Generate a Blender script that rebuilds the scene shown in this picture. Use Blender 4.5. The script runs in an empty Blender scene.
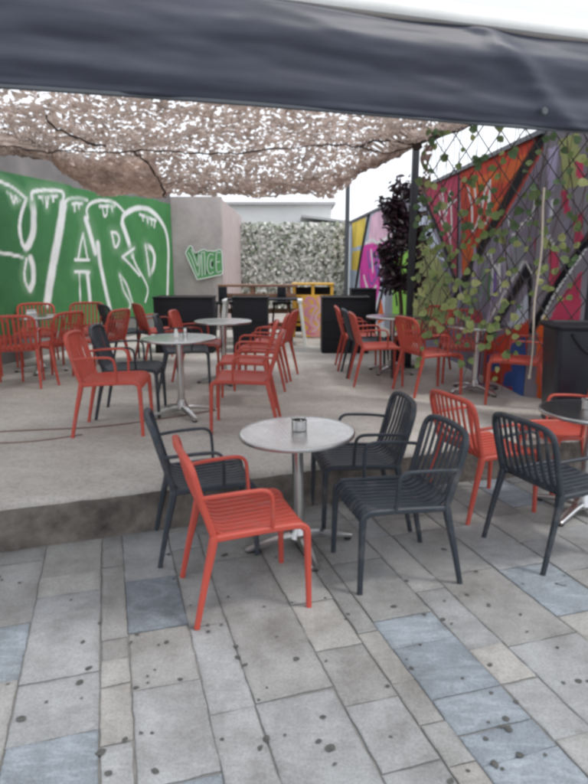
import bpy, bmesh, math, random
import numpy as np
from mathutils import Vector, Matrix
random.seed(7); np.random.seed(7)
R = math.radians
SC = bpy.context.scene
COL = SC.collection

# ---------------------------------------------------------------- camera, sky, sun, exposure
cam_d = bpy.data.cameras.new('camera'); cam = bpy.data.objects.new('camera', cam_d); COL.objects.link(cam)
cam.location = (0, 0, 1.68); cam.rotation_euler = (R(90 - 12), 0, 0)
cam_d.sensor_fit = 'HORIZONTAL'; cam_d.sensor_width = 36; cam_d.lens = 36 * 600 / 588
cam_d.clip_start = 0.05; cam_d.clip_end = 600
SC.camera = cam

SUN_EL, SUN_AZ = R(60), R(108)           # azimuth measured from +Y towards +X
w = bpy.data.worlds.new('World'); SC.world = w; w.use_nodes = True
nt = w.node_tree; nt.nodes.clear()
sky = nt.nodes.new('ShaderNodeTexSky'); sky.sky_type = 'NISHITA'; sky.sun_disc = False
sky.sun_elevation = SUN_EL; sky.sun_rotation = SUN_AZ
cloud = nt.nodes.new('ShaderNodeMixRGB'); cloud.inputs[0].default_value = 0.85   # overcast: the blue is mostly behind white cloud
cloud.inputs[2].default_value = (9.6, 9.9, 10.4, 1)
bg = nt.nodes.new('ShaderNodeBackground'); bg.inputs[1].default_value = 0.13
wo = nt.nodes.new('ShaderNodeOutputWorld')
nt.links.new(sky.outputs[0], cloud.inputs[1]); nt.links.new(cloud.outputs[0], bg.inputs[0]); nt.links.new(bg.outputs[0], wo.inputs[0])
sun_d = bpy.data.lights.new('sun', 'SUN'); sun_d.energy = 1.5; sun_d.angle = R(10); sun_d.color = (1, .96, .9)
sun = bpy.data.objects.new('sun', sun_d); COL.objects.link(sun); sun.location = (6, 2, 9)
sdir = Vector((math.sin(SUN_AZ) * math.cos(SUN_EL), math.cos(SUN_AZ) * math.cos(SUN_EL), math.sin(SUN_EL)))
sun.rotation_euler = sdir.to_track_quat('Z', 'Y').to_euler()
SC.view_settings.view_transform = 'Standard'; SC.view_settings.look = 'None'
SC.view_settings.exposure = 0.2; SC.view_settings.gamma = 1.0; SC.view_settings.use_curve_mapping = False
SC.render.engine = 'CYCLES'
SC.cycles.use_denoising = True
SC.cycles.max_bounces = 8; SC.cycles.transparent_max_bounces = 16
SC.cycles.pixel_filter_type = 'BLACKMAN_HARRIS'; SC.cycles.filter_width = 3.2   # a soft phone lens

# ---------------------------------------------------------------- materials
def mat(name, c, rough=.6, metal=0, var=.12, scale=8, bump=0, bscale=40, c2=None, attr=False, spec=.5, trans=0):
    m = bpy.data.materials.new(name); m.use_nodes = True
    t = m.node_tree; N = t.nodes; L = t.links
    b = N['Principled BSDF']; b.inputs['Roughness'].default_value = rough; b.inputs['Metallic'].default_value = metal
    b.inputs['Specular IOR Level'].default_value = spec
    tc = N.new('ShaderNodeTexCoord')
    nz = N.new('ShaderNodeTexNoise'); nz.inputs['Scale'].default_value = scale; nz.inputs['Detail'].default_value = 6; nz.inputs['Roughness'].default_value = .62
    L.new(tc.outputs['Object'], nz.inputs['Vector'])
    rp = N.new('ShaderNodeValToRGB'); rp.color_ramp.elements[0].position = .3; rp.color_ramp.elements[1].position = .7
    L.new(nz.outputs['Fac'], rp.inputs['Fac'])
    if attr:
        a = N.new('ShaderNodeVertexColor'); a.layer_name = 'Col'
        rp.color_ramp.elements[0].color = (1 - var,) * 3 + (1,); rp.color_ramp.elements[1].color = (1 + var,) * 3 + (1,)
        mx = N.new('ShaderNodeMixRGB'); mx.blend_type = 'MULTIPLY'; mx.inputs[0].default_value = 1
        L.new(a.outputs['Color'], mx.inputs[1]); L.new(rp.outputs['Color'], mx.inputs[2]); co = mx.outputs[0]
    else:
        d = c2 or tuple(x * (1 - var) for x in c); e = c if c2 else tuple(min(1, x * (1 + var)) for x in c)
        rp.color_ramp.elements[0].color = tuple(d) + (1,); rp.color_ramp.elements[1].color = tuple(e) + (1,); co = rp.outputs['Color']
    L.new(co, b.inputs['Base Color'])
    if bump:
        n2 = N.new('ShaderNodeTexNoise'); n2.inputs['Scale'].default_value = bscale; n2.inputs['Detail'].default_value = 5
        L.new(tc.outputs['Object'], n2.inputs['Vector'])
        bp = N.new('ShaderNodeBump'); bp.inputs['Strength'].default_value = bump; bp.inputs['Distance'].default_value = .01
        L.new(n2.outputs['Fac'], bp.inputs['Height']); L.new(bp.outputs['Normal'], b.inputs['Normal'])
    if trans:
        tr = N.new('ShaderNodeBsdfTranslucent'); L.new(co, tr.inputs['Color'])
        ms = N.new('ShaderNodeMixShader'); ms.inputs[0].default_value = trans
        L.new(b.outputs[0], ms.inputs[1]); L.new(tr.outputs[0], ms.inputs[2]); L.new(ms.outputs[0], N['Material Output'].inputs['Surface'])
    return m

M = dict(
 red=mat('red_plastic', (.44, .064, .042), .48, var=.07, scale=5, bump=.05, bscale=300),
 dark=mat('charcoal_plastic', (.026, .034, .046), .45, var=.12, scale=5, bump=.05, bscale=300),
 steel=mat('brushed_steel', (.62, .62, .61), .22, 1, var=.06, scale=20),
 alu=mat('cast_aluminium', (.56, .56, .56), .28, 1, var=.08, scale=12),
 black=mat('black_paint', (.009, .010, .015), .55, var=.25, scale=6, bump=.15, bscale=25, spec=.3),
 rubber=mat('black_rubber', (.02, .02, .02), .7),
 binp=mat('navy_bin_plastic', (.013, .017, .026), .4, var=.2, scale=4, bump=.1, bscale=60),
 valance=mat('navy_vinyl', (.038, .043, .067), .48, var=.16, scale=2, bump=.05, bscale=14),
 canvas=mat('white_canvas', (.78, .79, .80), .8, var=.04, trans=.34),
 white=mat('white_metal_paint', (.78, .78, .76), .45, var=.06),
 wood=mat('brown_wood', (.20, .10, .06), .65, var=.3, scale=10, bump=.2),
 yellow=mat('yellow_paint', (.75, .42, .05), .5, var=.15, scale=8),
 netm=mat('camouflage_cloth', (.36, .25, .215), .9, var=.22, scale=2.2, trans=.5, attr=True),
 ropem=mat('dark_rope', (.06, .045, .04), .9),
 crackm=mat('reddish_crack', (.17, .095, .075), .8),
 cream=mat('cream_rope', (.55, .48, .40), .9, var=.15, scale=40),
 pole=mat('grey_pole_paint', (.09, .10, .115), .5),
 post=mat('black_post', (.014, .015, .02), .5, var=.3),
 lattice=mat('dark_lattice_wood', (.045, .04, .04), .8, var=.3, scale=20),
 leaf=mat('leaf', (1, 1, 1), .5, var=.18, scale=12, attr=True, trans=.25),
 purple=mat('purple_leaf', (1, 1, 1), .45, var=.2, scale=12, attr=True, trans=.1),
 bark=mat('bark', (.09, .055, .045), .9, var=.3, scale=20, bump=.4),
 terra=mat('terracotta', (.30, .12, .07), .8, var=.15),
 soil=mat('soil', (.04, .03, .025), .95),
 screen=mat('screen_leaf', (1, 1, 1), .8, var=.2, scale=8, attr=True),
 paint=mat('spray_paint', (1, 1, 1), .75, var=.10, scale=3, attr=True, bump=.15, bscale=30, spec=.15),
 concrete=mat('pink_grey_concrete', (.47, .42, .41), .9, var=.14, scale=2.2, bump=.5, c2=(.33, .295, .29), bscale=18),
 pinkc=mat('pink_concrete', (.45, .385, .375), .9, var=.12, scale=3, bump=.2, bscale=18),
 house=mat('white_render', (.74, .74, .73), .9, var=.05, scale=2),
 roof=mat('grey_roof', (.45, .45, .45), .8, var=.1),
 plaster=mat('dark_plaster', (.20, .19, .19), .9, var=.15, scale=3, bump=.2),
 mortar=mat('mortar', (.20, .195, .185), .95, var=.25, scale=20, bump=.3),
 signgreen=mat('green_sign_paint', (.10, .30, .115), .6, var=.15, scale=6),
 signwhite=mat('white_sign_paint', (.75, .78, .76), .6, var=.08),
 litter=mat('dry_leaf', (.075, .076, .072), .9, var=.4, scale=30),
)
# engine-turned swirl on the table tops
def swirl(m):
    t = m.node_tree; N = t.nodes; L = t.links; b = N['Principled BSDF']
    tc = N.new('ShaderNodeTexCoord'); v = N.new('ShaderNodeTexVoronoi'); v.inputs['Scale'].default_value = 42; v.inputs['Randomness'].default_value = .15
    L.new(tc.outputs['Object'], v.inputs['Vector'])
    s = N.new('ShaderNodeMath'); s.operation = 'SINE'; k = N.new('ShaderNodeMath'); k.operation = 'MULTIPLY'; k.inputs[1].default_value = 30
    L.new(v.outputs['Distance'], k.inputs[0]); L.new(k.outputs[0], s.inputs[0])
    bp = N.new('ShaderNodeBump'); bp.inputs['Strength'].default_value = .13; bp.inputs['Distance'].default_value = .002
    L.new(s.outputs[0], bp.inputs['Height']); L.new(bp.outputs['Normal'], b.inputs['Normal'])
    return m
M['top'] = swirl(mat('swirl_steel', (.60, .59, .58), .19, 1, var=.10, scale=9))

# each chair faded and dusty a little differently
def faded(m):
    t = m.node_tree; N = t.nodes; L = t.links; b = N['Principled BSDF']; base = b.inputs['Base Color'].links[0].from_socket
    oi = N.new('ShaderNodeObjectInfo'); n = N.new('ShaderNodeTexNoise'); n.inputs['Scale'].default_value = 7; n.inputs['Detail'].default_value = 8; n.inputs['Roughness'].default_value = .7
    tc = N.new('ShaderNodeTexCoord'); ad = N.new('ShaderNodeVectorMath'); ad.operation = 'ADD'
    L.new(tc.outputs['Object'], ad.inputs[0]); L.new(oi.outputs['Location'], ad.inputs[1]); L.new(ad.outputs[0], n.inputs['Vector'])
    hs = N.new('ShaderNodeHueSaturation'); ml = N.new('ShaderNodeMath'); ml.operation = 'MULTIPLY_ADD'; ml.inputs[1].default_value = .22; ml.inputs[2].default_value = .88
    ra = N.new('ShaderNodeTexWhiteNoise'); L.new(oi.outputs['Location'], ra.inputs['Vector']); L.new(ra.outputs['Value'], ml.inputs[0]); L.new(ml.outputs[0], hs.inputs['Value']); L.new(base, hs.inputs['Color'])
    rp = N.new('ShaderNodeValToRGB'); rp.color_ramp.elements[0].position = .52; rp.color_ramp.elements[0].color = (0, 0, 0, 1); rp.color_ramp.elements[1].position = .75; rp.color_ramp.elements[1].color = (.30,) * 3 + (1,)
    L.new(n.outputs['Fac'], rp.inputs[0]); mx = N.new('ShaderNodeMixRGB'); mx.inputs[2].default_value = (.30, .27, .25, 1)
    L.new(rp.outputs[0], mx.inputs[0]); L.new(hs.outputs[0], mx.inputs[1]); L.new(mx.outputs[0], b.inputs['Base Color'])
    rr = N.new('ShaderNodeMapRange'); rr.inputs[3].default_value = .36; rr.inputs[4].default_value = .66; L.new(n.outputs['Fac'], rr.inputs[0]); L.new(rr.outputs[0], b.inputs['Roughness'])
faded(M['red']); faded(M['dark'])
# concrete of the terrace: broad stains, fine grit
def concrete_floor():
    m = mat('terrace_concrete', (.48, .455, .425), .82, var=.08, scale=1.1, bump=.25, bscale=60)
    t = m.node_tree; N = t.nodes; L = t.links; b = N['Principled BSDF']
    base = b.inputs['Base Color'].links[0].from_socket
    tc = N.new('ShaderNodeTexCoord'); mp = N.new('ShaderNodeMapping'); mp.inputs['Scale'].default_value = (.9, 1.5, 1)
    n = N.new('ShaderNodeTexNoise'); n.inputs['Scale'].default_value = 1.6; n.inputs['Detail'].default_value = 8; n.inputs['Roughness'].default_value = .7
    L.new(tc.outputs['Object'], mp.inputs[0]); L.new(mp.outputs[0], n.inputs['Vector'])
    r = N.new('ShaderNodeValToRGB'); r.color_ramp.elements[0].position = .42; r.color_ramp.elements[0].color = (.84, .82, .80, 1)
    r.color_ramp.elements[1].position = .6; r.color_ramp.elements[1].color = (1, 1, 1, 1)
    L.new(n.outputs['Fac'], r.inputs[0])
    mx = N.new('ShaderNodeMixRGB'); mx.blend_type = 'MULTIPLY'; mx.inputs[0].default_value = 1
    L.new(base, mx.inputs[1]); L.new(r.outputs[0], mx.inputs[2])
    n3 = N.new('ShaderNodeTexNoise'); n3.inputs['Scale'].default_value = 45; n3.inputs['Detail'].default_value = 3
    L.new(tc.outputs['Object'], n3.inputs['Vector'])
    r3 = N.new('ShaderNodeValToRGB'); r3.color_ramp.elements[0].position = .3; r3.color_ramp.elements[0].color = (.78,) * 3 + (1,); r3.color_ramp.elements[1].position = .55; r3.color_ramp.elements[1].color = (1.03,) * 3 + (1,)
    L.new(n3.outputs['Fac'], r3.inputs[0])
    m3 = N.new('ShaderNodeMixRGB'); m3.blend_type = 'MULTIPLY'; m3.inputs[0].default_value = 1
    L.new(mx.outputs[0], m3.inputs[1]); L.new(r3.outputs[0], m3.inputs[2])
    L.new(m3.outputs[0], b.inputs['Base Color'])
    return m
M['floor'] = concrete_floor()
M['riser'] = mat('stained_riser', (.21, .185, .165), .9, var=.3, scale=5.5, bump=.9, bscale=30, c2=(.05, .043, .038))

# paving slabs: one colour per slab, veins and grit inside it
def slab_mat():
    m = mat('flagstone', (1, 1, 1), .72, var=.10, scale=7, attr=True, bump=.35, bscale=35, spec=.35)
    t = m.node_tree; N = t.nodes; L = t.links; b = N['Principled BSDF']
    base = b.inputs['Base Color'].links[0].from_socket
    tc = N.new('ShaderNodeTexCoord')
    wv = N.new('ShaderNodeTexNoise'); wv.inputs['Scale'].default_value = 4.0; wv.inputs['Detail'].default_value = 9; wv.inputs['Roughness'].default_value = .66; wv.inputs['Distortion'].default_value = .5
    vm = N.new('ShaderNodeMapping'); vm.inputs['Rotation'].default_value = (0, 0, R(-50)); vm.inputs['Scale'].default_value = (.45, 1.5, 1)
    L.new(tc.outputs['Object'], vm.inputs[0]); L.new(vm.outputs[0], wv.inputs['Vector'])
    r = N.new('ShaderNodeValToRGB'); e = r.color_ramp.elements
    e[0].position = .455; e[0].color = (1, 1, 1, 1); e[1].position = .545; e[1].color = (1, 1, 1, 1)
    k = e.new(.5); k.color = (1.28, 1.28, 1.28, 1)
    L.new(wv.outputs['Fac'], r.inputs[0])
    mx = N.new('ShaderNodeMixRGB'); mx.blend_type = 'MULTIPLY'
    vc = N.new('ShaderNodeVertexColor'); vc.layer_name = 'Col'; sp = N.new('ShaderNodeSeparateColor'); L.new(vc.outputs['Color'], sp.inputs[0])
    df = N.new('ShaderNodeMath'); df.operation = 'SUBTRACT'; L.new(sp.outputs[2], df.inputs[0]); L.new(sp.outputs[0], df.inputs[1])
    k2 = N.new('ShaderNodeMath'); k2.operation = 'MULTIPLY_ADD'; k2.use_clamp = True; k2.inputs[1].default_value = 17; k2.inputs[2].default_value = .06; L.new(df.outputs[0], k2.inputs[0]); L.new(k2.outputs[0], mx.inputs[0])   # only the blue slates are veined
    L.new(base, mx.inputs[1]); L.new(r.outputs[0], mx.inputs[2])
    g = N.new('ShaderNodeTexNoise'); g.inputs['Scale'].default_value = 95; g.inputs['Detail'].default_value = 2
    L.new(tc.outputs['Object'], g.inputs['Vector'])
    rg = N.new('ShaderNodeValToRGB'); rg.color_ramp.elements[0].position = .28; rg.color_ramp.elements[0].color = (.80,) * 3 + (1,); rg.color_ramp.elements[1].position = .6; rg.color_ramp.elements[1].color = (1.05,) * 3 + (1,)
    L.new(g.outputs['Fac'], rg.inputs[0])
    m2 = N.new('ShaderNodeMixRGB'); m2.blend_type = 'MULTIPLY'; m2.inputs[0].default_value = 1
    L.new(mx.outputs[0], m2.inputs[1]); L.new(rg.outputs[0], m2.inputs[2])
    s = N.new('ShaderNodeTexNoise'); s.inputs['Scale'].default_value = 1.7; s.inputs['Detail'].default_value = 9; s.inputs['Roughness'].default_value = .72
    L.new(tc.outputs['Object'], s.inputs['Vector'])
    rs = N.new('ShaderNodeValToRGB'); rs.color_ramp.elements[0].position = .36; rs.color_ramp.elements[0].color = (.64, .62, .60, 1); rs.color_ramp.elements[1].position = .56; rs.color_ramp.elements[1].color = (1, 1, 1, 1)
    L.new(s.outputs['Fac'], rs.inputs[0])
    m3 = N.new('ShaderNodeMixRGB'); m3.blend_type = 'MULTIPLY'; m3.inputs[0].default_value = 1
    L.new(m2.outputs[0], m3.inputs[1]); L.new(rs.outputs[0], m3.inputs[2])
    L.new(m3.outputs[0], b.inputs['Base Color'])
    return m
M['slab'] = slab_mat()

# ---------------------------------------------------------------- helpers
def tag(o, label=None, cat=None, group=None, kind=None):
    if label: o['label'] = label
    if cat: o['category'] = cat
    if group: o['group'] = group
    if kind: o['kind'] = kind
    return o
def empty(name, loc, rz=0, label=None, cat=None, group=None):
    o = bpy.data.objects.new(name, None); COL.objects.link(o); o.location = loc; o.rotation_euler = (0, 0, rz)
    o.empty_display_size = .1
    return tag(o, label, cat, group)
def copy_tree(o, parent=None):
    c = o.copy(); COL.objects.link(c)
    if parent: c.parent = parent
    for ch in list(o.children): copy_tree(ch, c)
    return c
def cr(pts, n=5):
    """Catmull-Rom through pts"""
    P = [Vector(p) for p in pts]; out = []
    for i in range(len(P) - 1):
        a = P[max(i - 1, 0)]; b = P[i]; c = P[i + 1]; d = P[min(i + 2, len(P) - 1)]
        for k in range(n):
            t = k / n
            out.append(.5 * ((2 * b) + (c - a) * t + (2 * a - 5 * b + 4 * c - d) * t * t + (3 * b - a - 3 * c + d) * t ** 3))
    out.append(P[-1]); return out
class MB:
    def __init__(s): s.bm = bmesh.new(); s.mi = 0
    def face(s, vs):
        try: f = s.bm.faces.new(vs); f.material_index = s.mi; f.smooth = True; return f
        except ValueError: return None
    def sweep(s, pts, w, t=None, n=8, up=Vector((0, 0, 1)), sq=1.0, caps=True, side=None):
        """tube; w/t radii across and along the profile (number or list); sq>1 squares the section; side fixes the width axis"""
        P = [Vector(p) for p in pts]; m = len(P)
        W = w if isinstance(w, (list, tuple)) else [w] * m
        T = (t if isinstance(t, (list, tuple)) else [t] * m) if t is not None else W
        rings = []
        for i in range(m):
            d = (P[min(i + 1, m - 1)] - P[max(i - 1, 0)]).normalized()
            if side is not None: a = (side - d * side.dot(d)).normalized()
            else:
                u = up if abs(d.dot(up)) < .95 else Vector((1, 0, 0)) if abs(d.x) < .8 else Vector((0, 1, 0))
                a = d.cross(u).normalized()
            b = d.cross(a).normalized(); r = []
            for k in range(n):
                an = 2 * math.pi * (k + .5) / n; c, q = math.cos(an), math.sin(an)
                c = math.copysign(abs(c) ** (1 / sq), c); q = math.copysign(abs(q) ** (1 / sq), q)
                r.append(s.bm.verts.new(P[i] + a * (c * W[i]) + b * (q * T[i])))
            rings.append(r)
        for i in range(m - 1):
            for k in range(n): s.face((rings[i][k], rings[i][(k + 1) % n], rings[i + 1][(k + 1) % n], rings[i + 1][k]))
        if caps: s.face(list(reversed(rings[0]))); s.face(rings[-1])
        return s
    def lathe(s, prof, n=40, c=(0, 0, 0)):
        rings = []
        for r, z in prof:
            if r < 1e-6: rings.append([s.bm.verts.new((c[0], c[1], c[2] + z))])
            else: rings.append([s.bm.verts.new((c[0] + r * math.cos(2 * math.pi * k / n), c[1] + r * math.sin(2 * math.pi * k / n), c[2] + z)) for k in range(n)])
        for A, B in zip(rings, rings[1:]):
            for k in range(n):
                k2 = (k + 1) % n
                if len(A) == 1 and len(B) == 1: continue
                if len(A) == 1: s.face((A[0], B[k2], B[k]))
                elif len(B) == 1: s.face((A[k], A[k2], B[0]))
                else: s.face((A[k], A[k2], B[k2], B[k]))
        return s
    def box(s, c, d, rz=0, bev=0, rx=0, ry=0):
        g = bmesh.ops.create_cube(s.bm, size=1)
        mtx = Matrix.Translation(c) @ Matrix.Rotation(rz, 4, 'Z') @ Matrix.Rotation(ry, 4, 'Y') @ Matrix.Rotation(rx, 4, 'X') @ Matrix.Diagonal((d[0], d[1], d[2], 1))
        bmesh.ops.transform(s.bm, matrix=mtx, verts=g['verts'])
        fs = {f for v in g['verts'] for f in v.link_faces}
        for f in fs: f.material_index = s.mi
        if bev:
            es = {e for f in fs for e in f.edges}
            r = bmesh.ops.bevel(s.bm, geom=list(es), offset=bev, segments=2, affect='EDGES', profile=.6)
            for f in r['faces']: f.material_index = s.mi
        return s
    def prism(s, poly, h, f):
        """poly 2-D points, f maps (a,b,height) to 3-D"""
        A = [s.bm.verts.new(f(a, b, 0)) for a, b in poly]; B = [s.bm.verts.new(f(a, b, h)) for a, b in poly]
        n = len(poly)
        for k in range(n):
            q = s.face((A[k], A[(k + 1) % n], B[(k + 1) % n], B[k]))
            if q: q.smooth = False
        for q in (s.face(list(reversed(A))), s.face(B)):
            if q: q.smooth = False
        return s
    def build(s, name, m, parent=None, sharp=35):
        bmesh.ops.recalc_face_normals(s.bm, faces=s.bm.faces)
        me = bpy.data.meshes.new(name); s.bm.to_mesh(me); s.bm.free()
        for x in (m if isinstance(m, (list, tuple)) else [m]): me.materials.append(x)
        for p in me.polygons: p.use_smooth = True
        me.set_sharp_from_angle(angle=R(sharp))
        o = bpy.data.objects.new(name, me); COL.objects.link(o)
        if parent: o.parent = parent
        return o
def raw(name, V, Fc, m, parent=None, cols=None, smooth=False):
    """mesh straight from arrays, one colour per vertex"""
    me = bpy.data.meshes.new(name); me.from_pydata(V, [], Fc); me.update()
    me.materials.append(m)
    if cols is not None:
        a = me.color_attributes.new('Col', 'FLOAT_COLOR', 'POINT')
        c = np.ones((len(me.vertices), 4), np.float32); c[:, :3] = cols; a.data.foreach_set('color', c.ravel())
    if smooth: me.polygons.foreach_set('use_smooth', [True] * len(me.polygons))
    o = bpy.data.objects.new(name, me); COL.objects.link(o)
    if parent: o.parent = parent
    return o
FZ = .30                                  # height of the terrace above the street
def noise2(x, y, seed=0, oct=4):
    """smooth value noise on arrays, 0..1"""
    out = 0; amp = 1; tot = 0
    rng = np.random.RandomState(seed); G = rng.rand(64, 64)
    for o in range(oct):
        xi = np.floor(x).astype(int); yi = np.floor(y).astype(int); fx = x - xi; fy = y - yi
        fx = fx * fx * (3 - 2 * fx); fy = fy * fy * (3 - 2 * fy)
        a = G[xi % 64, yi % 64]; b = G[(xi + 1) % 64, yi % 64]; c = G[xi % 64, (yi + 1) % 64]; d = G[(xi + 1) % 64, (yi + 1) % 64]
        out = out + amp * ((a * (1 - fx) + b * fx) * (1 - fy) + (c * (1 - fx) + d * fx) * fy); tot += amp
        amp *= .5; x = x * 2.03 + 7.1; y = y * 2.03 + 3.7
    return out / tot

# ================================================================ THE SETTING
# street ground under everything, out to the horizon
g = MB(); g.box((0, 40, -.10), (400, 400, .1)); tag(g.build('ground', M['mortar']), 'dark ground under the paving and beyond', 'ground', kind='structure')

# flagstone paving: lanes run at 107 degrees, cross joints at 17
CA, SA_ = math.cos(R(17)), math.sin(R(17))
def uv2xy(u, v): return (u * CA - v * SA_, u * SA_ + v * CA)
EDGE = [(-7.0, 1.62), (-5.0, 2.20), (-3.2, 2.78), (-1.75, 3.29), (-.85, 3.615), (.2, 4.03), (1.29, 4.47), (2.1, 4.68), (2.9, 4.80), (4.2, 4.95), (6.5, 5.1)]
def edge_y(x):
    xs = [p[0] for p in EDGE]; ys = [p[1] for p in EDGE]; return float(np.interp(x, xs, ys))
BLUE = (.232, .262, .292); BLUE2 = (.205, .235, .265); GREY = (.305, .312, .318); PALE = (.36, .357, .345); BEIGE = (.302, .301, .296); SAND = (.36, .352, .338); MID = (.285, .288, .285)
LANES = [  # u0, u1, joints v, colours of the pieces between the joints
 (-.80, -.45, [1.2, 1.75, 2.42, 2.85, 3.5], [GREY, BEIGE, BLUE, BEIGE]),
 (-.45, -.13, [1.3, 2.04, 2.38, 3.06], [BLUE, GREY, GREY]),
 (-.13, -.01, [1.2, 1.95, 2.27, 2.44, 2.59, 3.3], [GREY, SAND, PALE, BEIGE, BEIGE]),
 (-.01, .27, [1.2, 1.72, 2.21, 2.61, 3.10], [BLUE, GREY, BEIGE, BLUE2]),
 (.27, .45, [1.2, 1.99, 2.58, 3.1], [GREY, GREY, MID]),
 (.45, .78, [1.1, 2.0, 2.62, 3.2], [GREY, BEIGE, BEIGE]),
 (.78, 1.01, [1.1, 1.55, 1.88, 2.23, 2.62, 3.35], [GREY, GREY, BEIGE, PALE, PALE]),
 (1.01, 1.12, [1.2, 1.51, 1.71, 1.945, 2.3, 2.75, 3.3], [SAND, MID, BEIGE, PALE, MID, BEIGE]),
 (1.12, 1.44, [1.0, 1.48, 1.62, 1.81, 2.155, 2.37, 2.95], [BLUE, BLUE2, BLUE, BLUE2, BLUE, MID]),
 (1.44, 1.62, [1.1, 1.50, 1.81, 2.05, 2.55, 3.2], [BEIGE, GREY, SAND, GREY, BEIGE]),
 (1.62, 2.0, [1.1, 1.45, 2.02, 2.66, 3.2], [GREY, GREY, BEIGE, MID]),
 (2.0, 2.34, [1.3, 1.75, 2.15, 2.62, 3.2], [BEIGE, PALE, BLUE, GREY]),
]
def paving():
    V, Fc, Cc = [], [], []
    rng = random.Random(3)
    def slab(u0, u1, v0, v1, c):
        gp = .003
        j = lambda s=.004: rng.uniform(-s, s)
        q = [(u0 + gp + j(), v0 + gp + j()), (u1 - gp + j(), v0 + gp + j()), (u1 - gp + j(), v1 - gp + j()), (u0 + gp + j(), v1 - gp + j())]
        z = rng.uniform(-.003, .002); tx, ty = j(.002), j(.002)
        # outline with slightly worn, wandering edges
        out = []
        for k in range(4):
            a, b = q[k], q[(k + 1) % 4]; L = math.dist(a, b); n = max(2, int(L / .05))
            for i in range(n):
                t = i / n; nx, ny = (b[1] - a[1]) / L, -(b[0] - a[0]) / L; d = rng.uniform(-.003, .003) if i else 0
                out.append((a[0] + (b[0] - a[0]) * t + nx * d, a[1] + (b[1] - a[1]) * t + ny * d))
        cu, cv = (u0 + u1) / 2, (v0 + v1) / 2
        b0 = len(V); n = len(out); k = rng.uniform(.93, 1.07); c = tuple(x * k for x in c)
        for s, dz in ((0, -.016), (0, -.003), (.006, 0), (.035, .0004)):
            for (u, v) in out:
                du, dv = u - cu, v - cv; L = math.hypot(du, dv); f = 1 - s / L
                x, y = uv2xy(cu + du * f, cv + dv * f)
                V.append((x, y, z + dz + tx * du + ty * dv)); dk = (.62 if dz < -.01 else .86 if s < .001 else rng.uniform(.87, .98) if s < .01 else rng.uniform(.98, 1.03)); Cc.append(tuple(x * dk for x in c))
        for r in range(3):
            for i in range(n):
                i2 = (i + 1) % n; Fc.append((b0 + r * n + i, b0 + r * n + i2, b0 + (r + 1) * n + i2, b0 + (r + 1) * n + i))
        Fc.append(tuple(b0 + 3 * n + i for i in range(n)))
    def fill(u0, u1, v0, v1):
        v = v0
        while v < v1 - .02:
            l = rng.choice((.22, .3, .38, .5, .6)); e = min(v + l, v1)
            if v1 - e < .12: e = v1
            slab(u0, u1, v, e, rng.choice((GREY, GREY, BEIGE, BEIGE, MID, BLUE, PALE))); v = e
    us = [-6.0]
    while us[-1] < -1.2: us.append(min(us[-1] + rng.choice((.2, .3, .35, .45)), -.8))
    us[-1] = -.8
    ur = [2.34]
    while ur[-1] < 6: ur.append(ur[-1] + rng.choice((.18, .3, .36, .42)))
    VT = lambda u: 3.62 + .0 * u
    def top(u0, u1):
        # the lane stops at the riser
        v = 3.0
        while v < 6:
            x, y = uv2xy((u0 + u1) / 2, v)
            if y > edge_y(x) + .06: break
            v += .01
        return v
    for a, b in list(zip(us, us[1:])) + list(zip(ur, ur[1:])): fill(a, b, -3.2 if -3 < a < 4 else 0, top(a, b))
    for u0, u1, js, cs in LANES:
        for a, b, c in zip(js, js[1:], cs): slab(u0, u1, a, b, c)
        fill(u0, u1, -3.2, js[0]); fill(u0, u1, js[-1], top(u0, u1))
    o = raw('paving', V, Fc, M['slab'], cols=np.array(Cc))
    tag(o, 'street paving of grey, beige and blue flagstones', 'paving', kind='structure')
    mb = MB(); mb.box((0, 2, -.03), (16, 9, .044)); tag(mb.build('mortar_bed', M['mortar']), 'dark mortar showing in the joints of the flagstones', 'paving', kind='structure')
paving()

# terrace: raised concrete slab with a worn, rounded lip
def terrace():
    xs = np.linspace(-7, 6.5, 136); V, Fc, mi = [], [], []
    rng = np.random.RandomState(5)
    wob = np.convolve(rng.randn(len(xs) + 6), np.ones(7) / 7, 'valid') * .012
    prof = [(0.0, -.01), (.002, .10), (.0, .19), (-.004, FZ - .035), (.006, FZ - .014), (.028, FZ - .003), (.07, FZ), (.6, FZ), (2.0, FZ), (6, FZ), (16, FZ)]
    for i, x in enumerate(xs):
        y0 = edge_y(x)
        for k, (dy, z) in enumerate(prof):
            q = wob[i] * (1 if k < 7 else 0) + (rng.randn() * .003 if k < 5 else 0)
            V.append((x, y0 + dy + q, z + (rng.randn() * .002 if 2 < k < 6 else 0)))
    n = len(prof)
    for i in range(len(xs) - 1):
        for k in range(n - 1):
            Fc.append((i * n + k, (i + 1) * n + k, (i + 1) * n + k + 1, i * n + k + 1)); mi.append(1 if k < 3 else 0)
    o = raw('terrace', V, Fc, M['floor'], smooth=True); o.data.materials.append(M['riser'])
    o.data.polygons.foreach_set('material_index', mi)
    tag(o, 'raised concrete terrace with a stained riser along the street', 'terrace', kind='structure')
terrace()

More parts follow.
